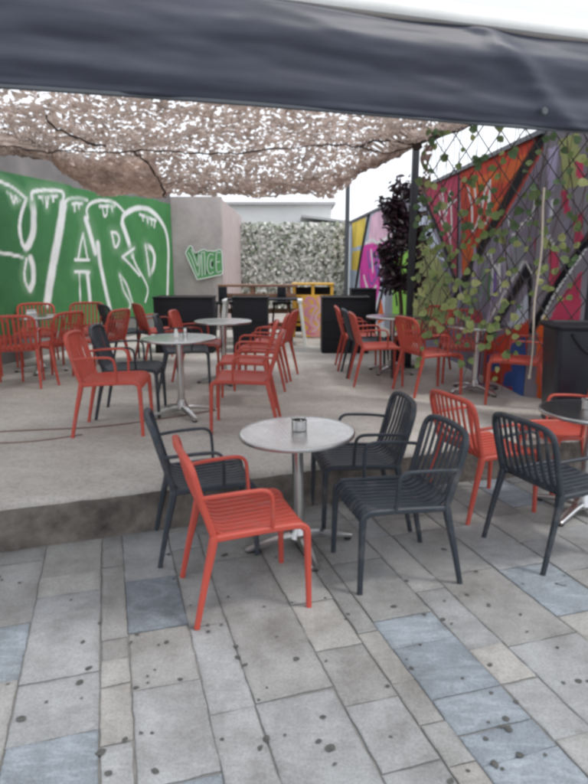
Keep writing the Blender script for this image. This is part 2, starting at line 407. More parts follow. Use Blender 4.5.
# ---------------------------------------------------------------- spray-painted walls
PAL = dict(white=(.72, .74, .73), green=(.062, .205, .075), shade_green=(.043, .135, .062), lblue=(.42, .50, .60), yellow=(.72, .55, .10), paleb=(.50, .55, .66), ppink=(.70, .45, .58),
 magenta=(.62, .06, .36), purple=(.17, .11, .36), grey=(.27, .29, .33), lime=(.25, .50, .09), blk=(.010, .010, .014), orange=(.62, .13, .035), olive=(.26, .28, .12),
 crim=(.42, .05, .10), redor=(.50, .058, .034), purpg=(.21, .19, .25), lav=(.36, .32, .46), pinkw=(.65, .40, .47), blue=(.05, .11, .34), gpur=(.22, .20, .23), none=(.3, .3, .3))
class Wall:
    """a wall face in (s, z) coordinates that is sprayed on, then meshed with real thickness"""
    def __init__(s, A, B, s0, s1, z0, z1, st, base):
        A, B = Vector((A[0], A[1])), Vector((B[0], B[1])); s.A = A; s.d = (B - A).normalized(); s.s0, s.s1, s.z0, s.z1 = s0, s1, z0, z1
        s.ns = int((s1 - s0) / st) + 1; s.nz = int((z1 - z0) / st) + 1
        s.S, s.Z = np.meshgrid(np.linspace(s0, s1, s.ns), np.linspace(z0, z1, s.nz), indexing='ij')
        s.C = np.ones(s.S.shape + (3,)) * np.array(base)
    def put(s, mask, c, seed=1, var=.12):
        n = noise2(s.S * 2.2 + 3, s.Z * 2.2, seed, 4)[..., None]
        col = np.array(c) * (1 + var * (n - .5) * 2)
        m = np.clip(mask, 0, 1)[..., None]; s.C = s.C * (1 - m) + col * m
    def poly(s, p, c, seed=1, var=.2):
        p = [(p[i], p[i + 1]) for i in range(0, len(p), 2)]
        ins = np.zeros(s.S.shape, bool); n = len(p)
        S = s.S + (noise2(s.S * 4, s.Z * 4, seed + 9) - .5) * .03; Z = s.Z
        for i in range(n):
            (x0, y0), (x1, y1) = p[i], p[(i + 1) % n]
            if y0 == y1: continue
            cnd = (y0 > Z) != (y1 > Z); ins ^= cnd & (S < (x1 - x0) * (Z - y0) / (y1 - y0) + x0)
        s.put(ins.astype(float), c, seed, var)
    def stroke(s, p, r, c, seed=1, soft=.35, an=1.0):
        P = cr([(p[i], p[i + 1], 0) for i in range(0, len(p), 2)], 6)
        D = np.full(s.S.shape, 9.)
        for a, b in zip(P, P[1:]):
            dx, dy = b.x - a.x, b.y - a.y; L = dx * dx + dy * dy + 1e-9
            dx /= an; L = dx * dx + dy * dy + 1e-9; t = np.clip(((s.S - a.x) / an * dx + (s.Z - a.y) * dy) / L, 0, 1)
            D = np.minimum(D, np.hypot((s.S - a.x) / an - t * dx, s.Z - a.y - t * dy))
        w = r * (1 + .35 * (noise2(s.S * 6, s.Z * 6, seed + 4) - .5))
        s.put(np.clip((w * (1 + soft) - D) / (w * soft * 1.6 + 1e-6), 0, 1), c, seed, .10)
    def build(s, name, parent, thick=.2, side=1, top=None):
        n = Vector((-s.d.y, s.d.x)) * side      # towards the inside of the wall
        V = [(s.A.x + s.d.x * a, s.A.y + s.d.y * a, z) for a, z in zip(s.S.ravel(), s.Z.ravel())]
        nz = s.nz; Fc = [(i * nz + k, (i + 1) * nz + k, (i + 1) * nz + k + 1, i * nz + k + 1) for i in range(s.ns - 1) for k in range(nz - 1)]
        o = raw(name, V, Fc, M['paint'], parent, cols=s.C.reshape(-1, 3))
        # the body of the wall behind its painted face
        mb = MB(); q = [(s.s0, s.z0), (s.s1, s.z0), (s.s1, s.z1), (s.s0, s.z1)]
        mb.prism(q, thick, lambda a, b, h: (s.A.x + s.d.x * a + n.x * (h + .003), s.A.y + s.d.y * a + n.y * (h + .003), b))
        mb.build('wall_core', M['plaster'], parent)
        return o
YARD=[
(0.022,[0.14, 2.85, 0.33, 2.79, 0.57, 2.74, 0.83, 2.62]),
(0.030,[0.85, 2.62, 0.71, 2.4, 0.64, 2.19, 0.67, 1.97, 0.74, 1.92]),
(0.046,[0.74, 1.92, 0.82, 1.98, 0.93, 2.16, 0.98, 2.42, 0.97, 2.63]),
(0.028,[0.97, 2.63, 1.01, 2.73, 1.37, 2.79, 1.73, 2.8, 1.71, 2.64]),
(0.065,[1.72, 2.61, 1.55, 2.14, 1.32, 1.64, 1.12, 1.1]),
(0.022,[-0.01, 1.86, 0.19, 1.84, 0.4, 1.82, 0.66, 1.78]),
(0.022,[0.73, 1.76, 0.65, 1.54, 0.68, 1.38, 0.75, 1.32]),
(0.038,[0.75, 1.32, 0.83, 1.43, 0.86, 1.64, 0.82, 1.77]),
(0.022,[0.45, 2.66, 0.55, 2.63, 0.71, 2.58]),
(0.018,[0.52, 2.64, 0.57, 2.53, 0.62, 2.62, 0.65, 2.55]),
(0.024,[1.14, 2.67, 1.58, 2.73]),
(0.019,[1.2, 2.67, 1.22, 2.6]),
(0.019,[1.29, 2.68, 1.3, 2.53, 1.35, 2.69]),
(0.019,[1.47, 2.71, 1.47, 2.64]),
(0.026,[1.72, 2.6, 1.85, 2.7, 2.1, 2.75, 2.41, 2.75]),
(0.026,[1.97, 2.65, 2.25, 2.68]),
(0.019,[2.02, 2.65, 2.02, 2.53]),
(0.019,[2.14, 2.66, 2.15, 2.58]),
(0.022,[2.21, 2.19, 2.11, 1.99, 2.02, 1.77]),
(0.026,[2.21, 2.19, 2.25, 1.99, 2.29, 1.78]),
(0.026,[1.93, 1.76, 2.34, 1.76]),
(0.026,[1.9, 1.56, 2.32, 1.55]),
(0.017,[2.02, 1.52, 1.99, 1.05]),
(0.035,[2.26, 1.52, 2.28, 1.06]),
(0.044,[2.32, 2.43, 2.41, 2.22, 2.54, 1.89]),
(0.041,[2.64, 2.04, 2.67, 1.71, 2.8, 1.22, 2.92, 0.81]),
(0.028,[2.39, 2.46, 2.37, 2.59, 2.52, 2.71, 2.88, 2.79, 3.31, 2.78, 3.64, 2.63]),
(0.029,[3.11, 2.25, 3.28, 2.25, 3.37, 2.16, 3.31, 2.04, 3.2, 2.0, 3.15, 2.15, 3.11, 2.25]),
(0.049,[3.52, 2.43, 3.71, 2.11, 3.83, 1.85]),
(0.026,[3.83, 1.85, 3.97, 1.65, 4.27, 1.36, 4.39, 1.16, 4.26, 0.94]),
(0.025,[3.45, 1.82, 3.91, 1.99]),
(0.025,[3.45, 1.82, 3.72, 1.68, 4.08, 1.46]),
(0.029,[3.31, 1.5, 3.55, 1.29, 3.73, 0.94]),
(0.019,[3.31, 1.5, 3.42, 1.2, 3.64, 0.94, 3.56, 0.81]),
(0.037,[3.52, 2.43, 3.58, 2.58, 3.96, 2.73, 4.29, 2.78, 4.69, 2.76, 5.11, 2.59, 5.36, 2.34, 5.42, 1.96, 5.36, 1.54, 5.26, 0.91]),
(0.042,[4.38, 2.05, 4.62, 2.01, 4.74, 1.85, 4.68, 1.62, 4.49, 1.47]),
(0.032,[4.38, 2.05, 4.44, 1.78, 4.48, 1.48]),
(0.028,[2.77, 2.68, 3.28, 2.73]),
(0.020,[2.87, 2.69, 2.9, 2.53, 2.99, 2.56, 3.02, 2.69]),
(0.021,[3.17, 2.72, 3.19, 2.63]),
(0.032,[4.21, 2.65, 4.89, 2.58]),
(0.023,[4.31, 2.65, 4.33, 2.54]),
(0.023,[4.51, 2.62, 4.53, 2.51]),
(0.024,[4.68, 2.59, 4.7, 2.48]),
(0.024,[4.85, 2.57, 4.8, 2.44]),
]
MURAL=[
('p','lblue',0.000,[13.83, 2.83, 9.23, 2.91, 8.81, 0.07, 13.41, -0.42]),
('p','yellow',0.000,[12.54, 2.88, 10.1, 2.9, 10.3, 2.19, 12.45, 2.17]),
('p','yellow',0.000,[12.43, 2.05, 10.61, 2.07, 11.04, 1.53, 12.56, 1.51]),
('p','paleb',0.000,[9.37, 2.92, 6.55, 2.93, 6.14, 0.35, 8.95, 0.05]),
('p','ppink',0.000,[9.37, 2.87, 6.93, 2.93, 6.81, 2.19, 9.7, 2.2]),
('p','magenta',0.000,[10.62, 2.17, 9.13, 2.2, 6.82, 2.23, 7.36, 1.73, 8.61, 0.53, 10.75, 0.7, 10.89, 1.67]),
('s','white',0.031,[10.0, 2.23, 9.14, 2.28, 8.35, 2.18, 7.03, 2.28]),
('s','purple',0.026,[9.67, 2.0, 9.32, 1.59, 8.83, 1.98, 8.51, 1.55]),
('s','purple',0.024,[8.33, 2.01, 8.36, 1.43, 7.73, 1.96, 7.44, 1.56]),
('s','purple',0.022,[9.58, 1.41, 8.98, 1.2, 8.01, 1.51, 7.72, 1.2]),
('s','white',0.020,[9.24, 2.04, 8.89, 1.5]),
('s','white',0.019,[8.08, 1.96, 7.86, 1.33]),
('s','white',0.026,[9.85, 1.2, 9.23, 0.99, 8.45, 1.17]),
('s','white',0.022,[10.19, 1.38, 9.67, 1.03]),
('p','grey',0.000,[7.36, 1.73, 6.56, 1.81, 6.52, 0.31, 7.35, 0.23]),
('p','lime',0.000,[6.66, 1.81, 5.37, 1.95, 5.13, 0.46, 6.52, 0.31]),
('s','blk',0.026,[6.22, 1.47, 6.27, 1.21]),
('s','blk',0.021,[6.25, 1.06, 6.13, 0.87]),
('s','blk',0.050,[9.66, 2.94, 10.91, 1.8, 11.84, 0.64]),
('s','blk',0.035,[6.96, 1.88, 7.5, 1.23, 8.57, 0.22]),
('p','orange',0.000,[7.8, 0.92, 7.27, 0.46, 8.18, 0.26]),
('s','white',0.018,[8.15, 0.85, 8.83, 0.19]),
('p','grey',0.000,[5.53, 2.94, 4.41, 2.95, 4.01, 0.58, 5.13, 0.46]),
('p','olive',0.000,[4.99, 2.38, 4.33, 2.5, 2.7, 1.31, 2.33, 0.76, 4.83, 0.49]),
('p','paleb',0.000,[4.8, 2.93, 4.36, 2.67, 3.01, 1.72, 3.62, 1.83, 4.72, 2.41]),
('p','crim',0.000,[4.41, 2.93, 2.54, 2.99, 2.36, 1.47, 2.98, 1.82, 3.84, 2.46]),
('p','redor',0.000,[2.54, 2.99, 0.01, 2.93, -0.02, 2.78, 0.96, 2.13, 2.2, 1.54]),
('p','orange',0.000,[2.29, 2.01, 1.75, 1.86, 2.15, 1.5]),
('p','orange',0.000,[2.1, 2.78, 1.08, 2.75, 0.3, 2.83, 0.63, 2.58, 1.36, 2.62, 2.05, 2.52]),
('p','orange',0.000,[1.27, 2.44, 0.87, 2.44, 0.98, 2.24, 1.36, 2.24]),
('p','purpg',0.000,[-0.02, 2.78, -0.51, 0.17, 2.1, -0.51, 2.34, 1.33, 0.96, 2.13]),
('s','white',0.013,[2.16, 2.68, 1.96, 2.41, 1.86, 2.1, 1.59, 2.37, 1.52, 2.58]),
('s','white',0.012,[1.94, 2.73, 1.82, 2.49]),
('s','white',0.012,[1.66, 2.42, 1.37, 2.66, 1.4, 2.31, 1.25, 2.38]),
('s','white',0.011,[1.37, 2.68, 1.33, 2.27, 1.48, 2.16]),
('s','white',0.012,[3.35, 2.79, 3.08, 2.41, 2.95, 2.72, 2.76, 2.17]),
('s','white',0.012,[3.53, 2.59, 3.21, 2.27, 3.05, 2.5, 2.64, 2.58]),
('s','pinkw',0.016,[3.45, 2.73, 2.71, 1.89]),
('s','white',0.011,[2.77, 2.24, 2.83, 2.03]),
('s','white',0.009,[0.08, 2.42, 0.13, 2.18, 0.41, 2.09]),
('s','white',0.008,[0.75, 2.22, 0.6, 2.0, 0.31, 2.09]),
('s','lav',0.016,[1.26, 1.67, 1.05, 1.26, 1.25, 0.88]),
('s','lav',0.015,[1.7, 1.61, 1.8, 1.09]),
('s','lav',0.015,[0.93, 1.96, 0.7, 1.51, 0.85, 1.16]),
('s','lav',0.011,[0.51, 1.94, 0.39, 1.71]),
('s','white',0.009,[1.37, 1.76, 1.22, 1.83, 1.13, 1.71]),
('s','green',0.016,[1.17, 1.55, 1.18, 1.25]),
('s','green',0.013,[1.83, 1.71, 1.45, 1.24]),
('p','grey',0.000,[0.85, 1.84, 0.26, 1.98, 0.24, 1.71, 0.61, 1.45]),
('p','paleb',0.000,[0.63, 0.94, 0.04, 1.42, -0.12, 0.97, 0.17, 0.83]),
('s','blk',0.028,[4.59, 2.89, 3.34, 2.13, 2.34, 1.33]),
('s','blk',0.016,[2.59, 3.0, 2.37, 1.26]),
('s','blk',0.055,[-0.05, 2.95, 0.55, 2.57, 1.56, 1.86, 2.44, 1.18]),
('s','blk',0.040,[0.13, 1.64, 0.57, 1.25, 1.21, 0.69]),
('s','white',0.009,[0.24, 1.71, 0.68, 1.37, 1.37, 0.79]),
('s','blk',0.021,[0.1, 1.64, -0.06, 1.02]),
('s','white',0.007,[0.19, 1.71, -0.0, 1.57]),
('p','redor',0.000,[1.21, 0.69, -0.06, 1.14, -0.26, 0.32, 1.18, -0.27]),
('p','blue',0.000,[0.43, 0.8, 0.05, 0.95, -0.08, 0.28, 0.28, 0.25]),
('p','blue',0.000,[1.12, 0.57, 0.76, 0.67, 0.66, 0.49, 1.02, 0.38]),
('p','blue',0.000,[0.51, 0.47, 0.18, 0.58, 0.24, 0.34, 0.57, 0.3]),
('s','crim',0.021,[-0.01, 1.92, -0.12, 1.57]),
('p','crim',0.000,[1.94, 0.97, 1.43, 1.11, 1.18, 0.91, 1.75, 0.8]),
]
SIDE=[
('p','gpur',0.000,[-0.05, 3.06, 0.47, 3.18, 0.77, -0.07, 0.21, -0.15]),
('p','olive',0.000,[0.13, 2.86, 0.3, 2.92, 0.36, 2.43, 0.21, 2.39]),
('p','crim',0.000,[0.19, 2.38, 0.25, 2.39, 0.29, 2.15, 0.23, 2.17]),
('p','crim',0.000,[0.29, 2.65, 0.36, 2.68, 0.38, 2.49, 0.32, 2.48]),
('p','crim',0.000,[0.33, 2.13, 0.4, 2.18, 0.43, 1.91, 0.36, 1.88]),
('p','crim',0.000,[0.12, 1.82, 0.2, 1.86, 0.25, 1.49, 0.16, 1.37]),
('p','crim',0.000,[0.24, 1.29, 0.44, 1.61, 0.5, 0.94, 0.12, 0.91]),
('p','lav',0.000,[0.03, 2.78, 0.12, 2.81, 0.11, 2.45, 0.07, 2.4]),
('p','white',0.000,[0.09, 2.31, 0.13, 2.32, 0.13, 2.09]),
('p','purpg',0.000,[0.23, 2.09, 0.32, 2.13, 0.33, 1.82, 0.26, 1.8]),
('p','yellow',0.000,[0.06, 1.26, 0.18, 1.1, 0.07, 1.1]),
('p','orange',0.000,[0.07, 1.07, 0.17, 1.1, 0.24, 0.07, 0.15, 0.06]),
('s','blk',0.040,[0.51, 1.99, 0.26, 1.53, 0.02, 1.01]),
('s','white',0.007,[0.46, 1.82, 0.23, 1.41, 0.11, 1.12]),
('s','lav',0.010,[0.1, 2.31, 0.1, 1.92]),
('s','lav',0.010,[0.12, 2.77, 0.11, 2.4]),
('s','white',0.007,[0.11, 1.97, 0.16, 1.87]),
]
SPOTS= [(-1.48,2.95,0),(-1.14,2.78,0),(-0.93,2.58,0),(-0.96,2.43,0),(-0.97,2.05,0),(-0.84,2.07,0),(-1.03,1.96,1),(-0.61,1.86,0),(-0.68,1.8,1),(-1.17,2.15,0),(-0.73,2.49,0),(-0.74,2.43,0),(-0.52,2.73,0),(-0.34,2.81,0),(-0.15,2.72,0),(-0.4,2.51,0),(-0.61,2.41,0),(-0.58,2.43,0),(-0.61,2.2,0),(-0.6,2.16,0),(-0.59,2.24,0),(-0.64,2.13,0),(-0.47,2.18,0),(-0.26,2.4,0),(-0.21,2.27,0),(-0.14,2.06,0),(-0.26,1.86,0),(-0.1,1.86,1),(-0.12,1.82,0),(-0.47,1.72,1),(-0.56,1.89,0),(-0.52,1.89,0),(-0.08,2.47,0),(0.01,2.31,1),(-0.11,2.13,0),(0.11,1.97,0),(0.09,1.85,0),(0.13,1.82,1),(0.14,1.75,0),(0.25,2.61,0),(0.16,2.8,0),(0.14,2.3,0),(0.5,2.72,1),(0.64,2.65,0),(0.72,2.61,0),(0.9,2.83,0),(1.0,2.88,0),(0.98,2.74,0),(0.38,2.14,0),(0.35,1.87,0),(0.5,2.25,0),(0.49,2.31,0),(0.79,2.1,0),(0.8,1.96,1),(0.69,1.75,1),(0.71,1.73,0),(0.77,1.92,0),(0.57,2.41,0),(0.61,2.97,0),(0.52,1.68,0),(1.23,2.94,0),(1.41,2.94,0),(0.98,2.73,0),(1.11,2.65,0),(1.09,2.51,0),(1.18,2.39,0),(1.17,2.17,1),(0.87,2.05,0),(0.79,1.79,1),(0.88,1.79,0),(0.77,1.92,0)]

def mural_left():
    r = empty('mural_wall', (-4.1, 8.3, FZ), 0, 'green graffiti wall with tall white outlined YARD lettering', 'wall')
    W = Wall((-4.1, 8.3), (-2.8, 13.4), -3.4, 5.62, FZ, 3.45, .024, PAL['green'])
    g = np.clip(1.2 - W.S * .55, 0, 1); W.put(g * .75, PAL['shade_green'], 3, .2)  # shade at the wall's near end, painted in as darker green
    W.put((noise2(W.S * 1.3, W.Z * 1.3, 12) > .62) * .25, (.08, .25, .09), 5)
    topz = 2.90 + .014 * W.S + .03 * np.sin(W.S * 1.7)
    W.put((W.Z > topz).astype(float), (.19, .18, .18), 6, .3)
    W.put((W.Z < .66 + .02 * np.sin(W.S * 3)).astype(float), (.21, .21, .20), 8, .3)
    for i, (rad, p) in enumerate(YARD): W.stroke(p, rad * 2.6, (.16, .30, .17), i, 1.5) if i % 3 == 0 else None; W.stroke(p, rad * (.92 if rad < .035 else 1.22), PAL['white'], i)
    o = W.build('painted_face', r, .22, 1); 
    for c in r.children: c.matrix_parent_inverse = Matrix.Translation((4.1, -8.3, -FZ))
def scribble(W, s0, s1, z0, z1):
    rng = random.Random(23)                     # loose spray-can lines over the purple ground
    for i in range(34):
        s = rng.uniform(s0, s1); z = rng.uniform(z0, z1); p = []
        ij = (min(int((s - W.s0) / (W.s1 - W.s0) * (W.ns - 1)), W.ns - 1), min(int((z - W.z0) / (W.z1 - W.z0) * (W.nz - 1)), W.nz - 1)); c0 = W.C[ij]
        if c0.max() > .32 or c0.max() < .05: continue
        for k in range(rng.randint(3, 5)): p += [s, z]; s += rng.uniform(-.16, .22); z += rng.choice((-1, 1)) * rng.uniform(.05, .32)
        W.stroke(p, rng.uniform(.010, .020), rng.choice((PAL['lav'], PAL['lav'], PAL['white'], (.09, .075, .14), (.12, .10, .17), PAL['purple'], (.14, .24, .16))), 60 + i, .5, 1.6)
def murals_right():
    r = empty('mural_wall', (2.45, 6.27, FZ), 0, 'long graffiti wall with orange triangle, purple scrawl and magenta patches', 'wall')
    W = Wall((2.45, 6.27), (1.73, 19.2), 0, 12.95, FZ, 2.93, .025, PAL['purpg'])
    for i, (k, c, rad, p) in enumerate(MURAL):
        if k == 'p': W.poly(p, PAL[c], i, .3)
        else: W.stroke(p, rad * (1.25 if c == 'blk' else 1.15), PAL[c], i, .35, 3.2 if p[0] > 5 else 1.9)
    scribble(W, .35, 2.9, .5, 2.5)
    W.build('painted_face', r, .2, -1)
    mb = MB(); d = W.d; mb.box((2.45 + d.x * 6.47 + .1, 6.27 + d.y * 6.47, 2.955), (.28, 12.97, .05), math.atan2(-d.x, d.y)); mb.build('coping', M['pole'], r)
    for c in r.children: c.matrix_parent_inverse = Matrix.Translation((-2.45, -6.27, -FZ))
    r = empty('mural_wall', (2.45, 6.26, FZ), 0, 'short angled graffiti wall with crimson and black slashes behind the bin', 'wall')
    W = Wall((2.455, 6.262), (3.4, 5.695), 0, 2.2, FZ, 3.3, .02, PAL['gpur'])
    for i, (k, c, rad, p) in enumerate(SIDE):
        if k == 'p': W.poly(p, PAL[c], i, .3)
        else: W.stroke(p, rad, PAL[c], i)
    W.build('painted_face', r, .2, 1)
    for c in r.children: c.matrix_parent_inverse = Matrix.Translation((-2.45, -6.26, -FZ))
mural_left(); murals_right()

# concrete wall with a pinker return wall
r = empty('concrete_wall', (-2, 13.76, FZ), 0, 'bare pinkish grey concrete wall carrying the small green sign', 'wall')
mb = MB(); mb.box((-.30, .13, 1.42), (1.40, .24, 2.84), 0, .01); mb.build('wall_panel', M['concrete'], r)
mb = MB(); mb.box((.30, 2.80, 1.40), (.2, 5.08, 2.80)); mb.build('side_wall', M['pinkc'], r)

# pale leafy screen at the far end
def screen():
    r = empty('screen_wall', (0, 18.6, FZ), 0, 'far end wall covered in mottled white and grey green leaves', 'wall')
    mb = MB(); mb.box((0, .15, 1.28), (3.2, .2, 2.56)); mb.build('panel', M['plaster'], r)
    V, Fc, C = [], [], []; rng = random.Random(9)
    pal = [(.70, .71, .66), (.58, .60, .54), (.42, .46, .38), (.24, .29, .20), (.12, .14, .10), (.74, .74, .70)]
    for i in range(5200):
        x = rng.uniform(-1.6, 1.55); z = rng.uniform(.05, 2.58); s = rng.uniform(.03, .075); y = rng.uniform(-.10, .04)
        a = Vector((rng.uniform(-1, 1), rng.uniform(-.6, .6), rng.uniform(-1, 1))).normalized(); b = a.cross(Vector((rng.uniform(-.5, .5), -1, rng.uniform(-.5, .5)))).normalized()
        c = Vector((x, y, z)); k = len(V)
        for q in (a * s * 1.5, b * s * .8, -a * s * 1.4, -b * s * .8): V.append(c + q)
        Fc.append((k, k + 1, k + 2, k + 3)); cc = rng.choices(pal, (3, 4, 3, 2, 1, 3))[0]; C += [cc] * 4
    raw('leaves', V, Fc, M['screen'], r, np.array(C))
screen()
# white house beyond
r = empty('white_house', (-.6, 25, 0), 0, 'plain white building beyond the leafy screen wall', 'building')
mb = MB(); mb.box((0, 2.5, 2.0), (4.2, 5, 4.0)); mb.build('wall', M['house'], r)
mb = MB(); mb.box((.0, 2.4, 4.05), (4.5, 5.4, .1)); mb.build('roof', M['roof'], r)
r = empty('white_house', (1.3, 23, 0), 0, 'low pale shed with a sloping roof beyond the thin grey pole', 'building')
mb = MB(); mb.box((0, 1.5, 1.6), (1.9, 3, 3.2)); mb.build('wall', M['house'], r)
mb = MB(); mb.box((0, 1.5, 3.30), (2.1, 3.3, .08), 0, 0, 0, R(7)); mb.build('roof', M['roof'], r)

# ================================================================ AWNING AND NET
def awning():
    A0 = Vector((-.87, 1.93)); d = Vector((2.03, .61)).normalized(); nrm = Vector((-d.y, d.x))       # nrm points in under the awning
    r = empty('awning', (A0.x, A0.y, FZ), 0, 'awning over the terrace edge with a dark navy vinyl valance', 'awning')
    def P(s, o, z): return (d.x * s + nrm.x * o, d.y * s + nrm.y * o, z - FZ)
    S = np.linspace(-2.2, 3.6, 200); T = np.linspace(0, 1, 34)
    V, Fc = [], []
    SS, TT = np.meshgrid(S, T, indexing='ij')
    n = noise2(SS * 1.3 + 5, TT * 2.6 + SS * .35, 21, 4) - .5
    diag = np.exp(-((SS - 1.62 - (1 - TT) * .42) / .06) ** 2) * .016 + np.exp(-((SS - .75 + (1 - TT) * .3) / .09) ** 2) * .008
    seam = np.exp(-((SS - 1.52) / .006) ** 2) * .003
    bul = .020 * np.sin(TT * math.pi * 1.0) + .010 * np.sin(TT * math.pi * 3.2 + .4 + SS * .22) * (.6 + .4 * np.sin(SS * 1.1)) + n * .045 + diag
    hem = np.where(TT < .05, .006, 0)
    for i in range(len(S)):
        ztop = 2.515 + .004 * math.sin(S[i] * 9); zb = 2.198 + .004 * math.sin(S[i] * 2.3)
        for k in range(len(T)):
            V.append(P(S[i], -(bul[i, k] + hem[i, k] + seam[i, k]), zb + (ztop - zb) * T[k]))
    m = len(T); Fc = [(i * m + k, (i + 1) * m + k, (i + 1) * m + k + 1, i * m + k + 1) for i in range(len(S) - 1) for k in range(m - 1)]
    o = raw('valance', V, Fc, M['valance'], r, smooth=True)
    so = o.modifiers.new('thickness', 'SOLIDIFY'); so.thickness = .006; so.offset = 0
    mb = MB(); mb.sweep([P(s, -.004, 2.198 + .004 * math.sin(s * 2.3)) for s in np.linspace(-2.2, 3.6, 60)], .007, .009, 6); mb.build('hem_piping', M['pole'], o)
    mb = MB(); mb.lathe([(.0, .004), (.012, .004), (.014, 0), (.014, -.004), (0, -.004)], 16); e = mb.build('eyelet', M['pole'], o)
    q = P(1.88, -.045, 2.245); e.location = q; e.rotation_euler = (R(90), 0, math.atan2(d.y, d.x))
    mb = MB(); mb.sweep([P(-2.25, .02, 2.545), P(3.65, .02, 2.545)], .028, .024, 12, sq=1.6); mb.build('front_bar', M['white'], r)
    V, Fc = [], []; nu, nv = 60, 14
    for i in range(nu):
        for k in range(nv):
            s = -2.2 + 5.8 * i / (nu - 1); o_ = .03 + 2.15 * k / (nv - 1)
            V.append(P(s, o_, 2.585 + .50 * o_ - .03 * math.sin(math.pi * k / (nv - 1)) * (1 + .3 * math.sin(s * 5))))
    Fc = [(i * nv + k, (i + 1) * nv + k, (i + 1) * nv + k + 1, i * nv + k + 1) for i in range(nu - 1) for k in range(nv - 1)]
    raw('roof_fabric', V, Fc, M['canvas'], r, smooth=True)
    for s in (-2.1, 3.5):
        mb = MB(); mb.sweep([P(s, .05, 2.55), P(s, 2.15, 3.60)], .022, .022, 8); mb.build('side_arm', M['white'], r)
awning()

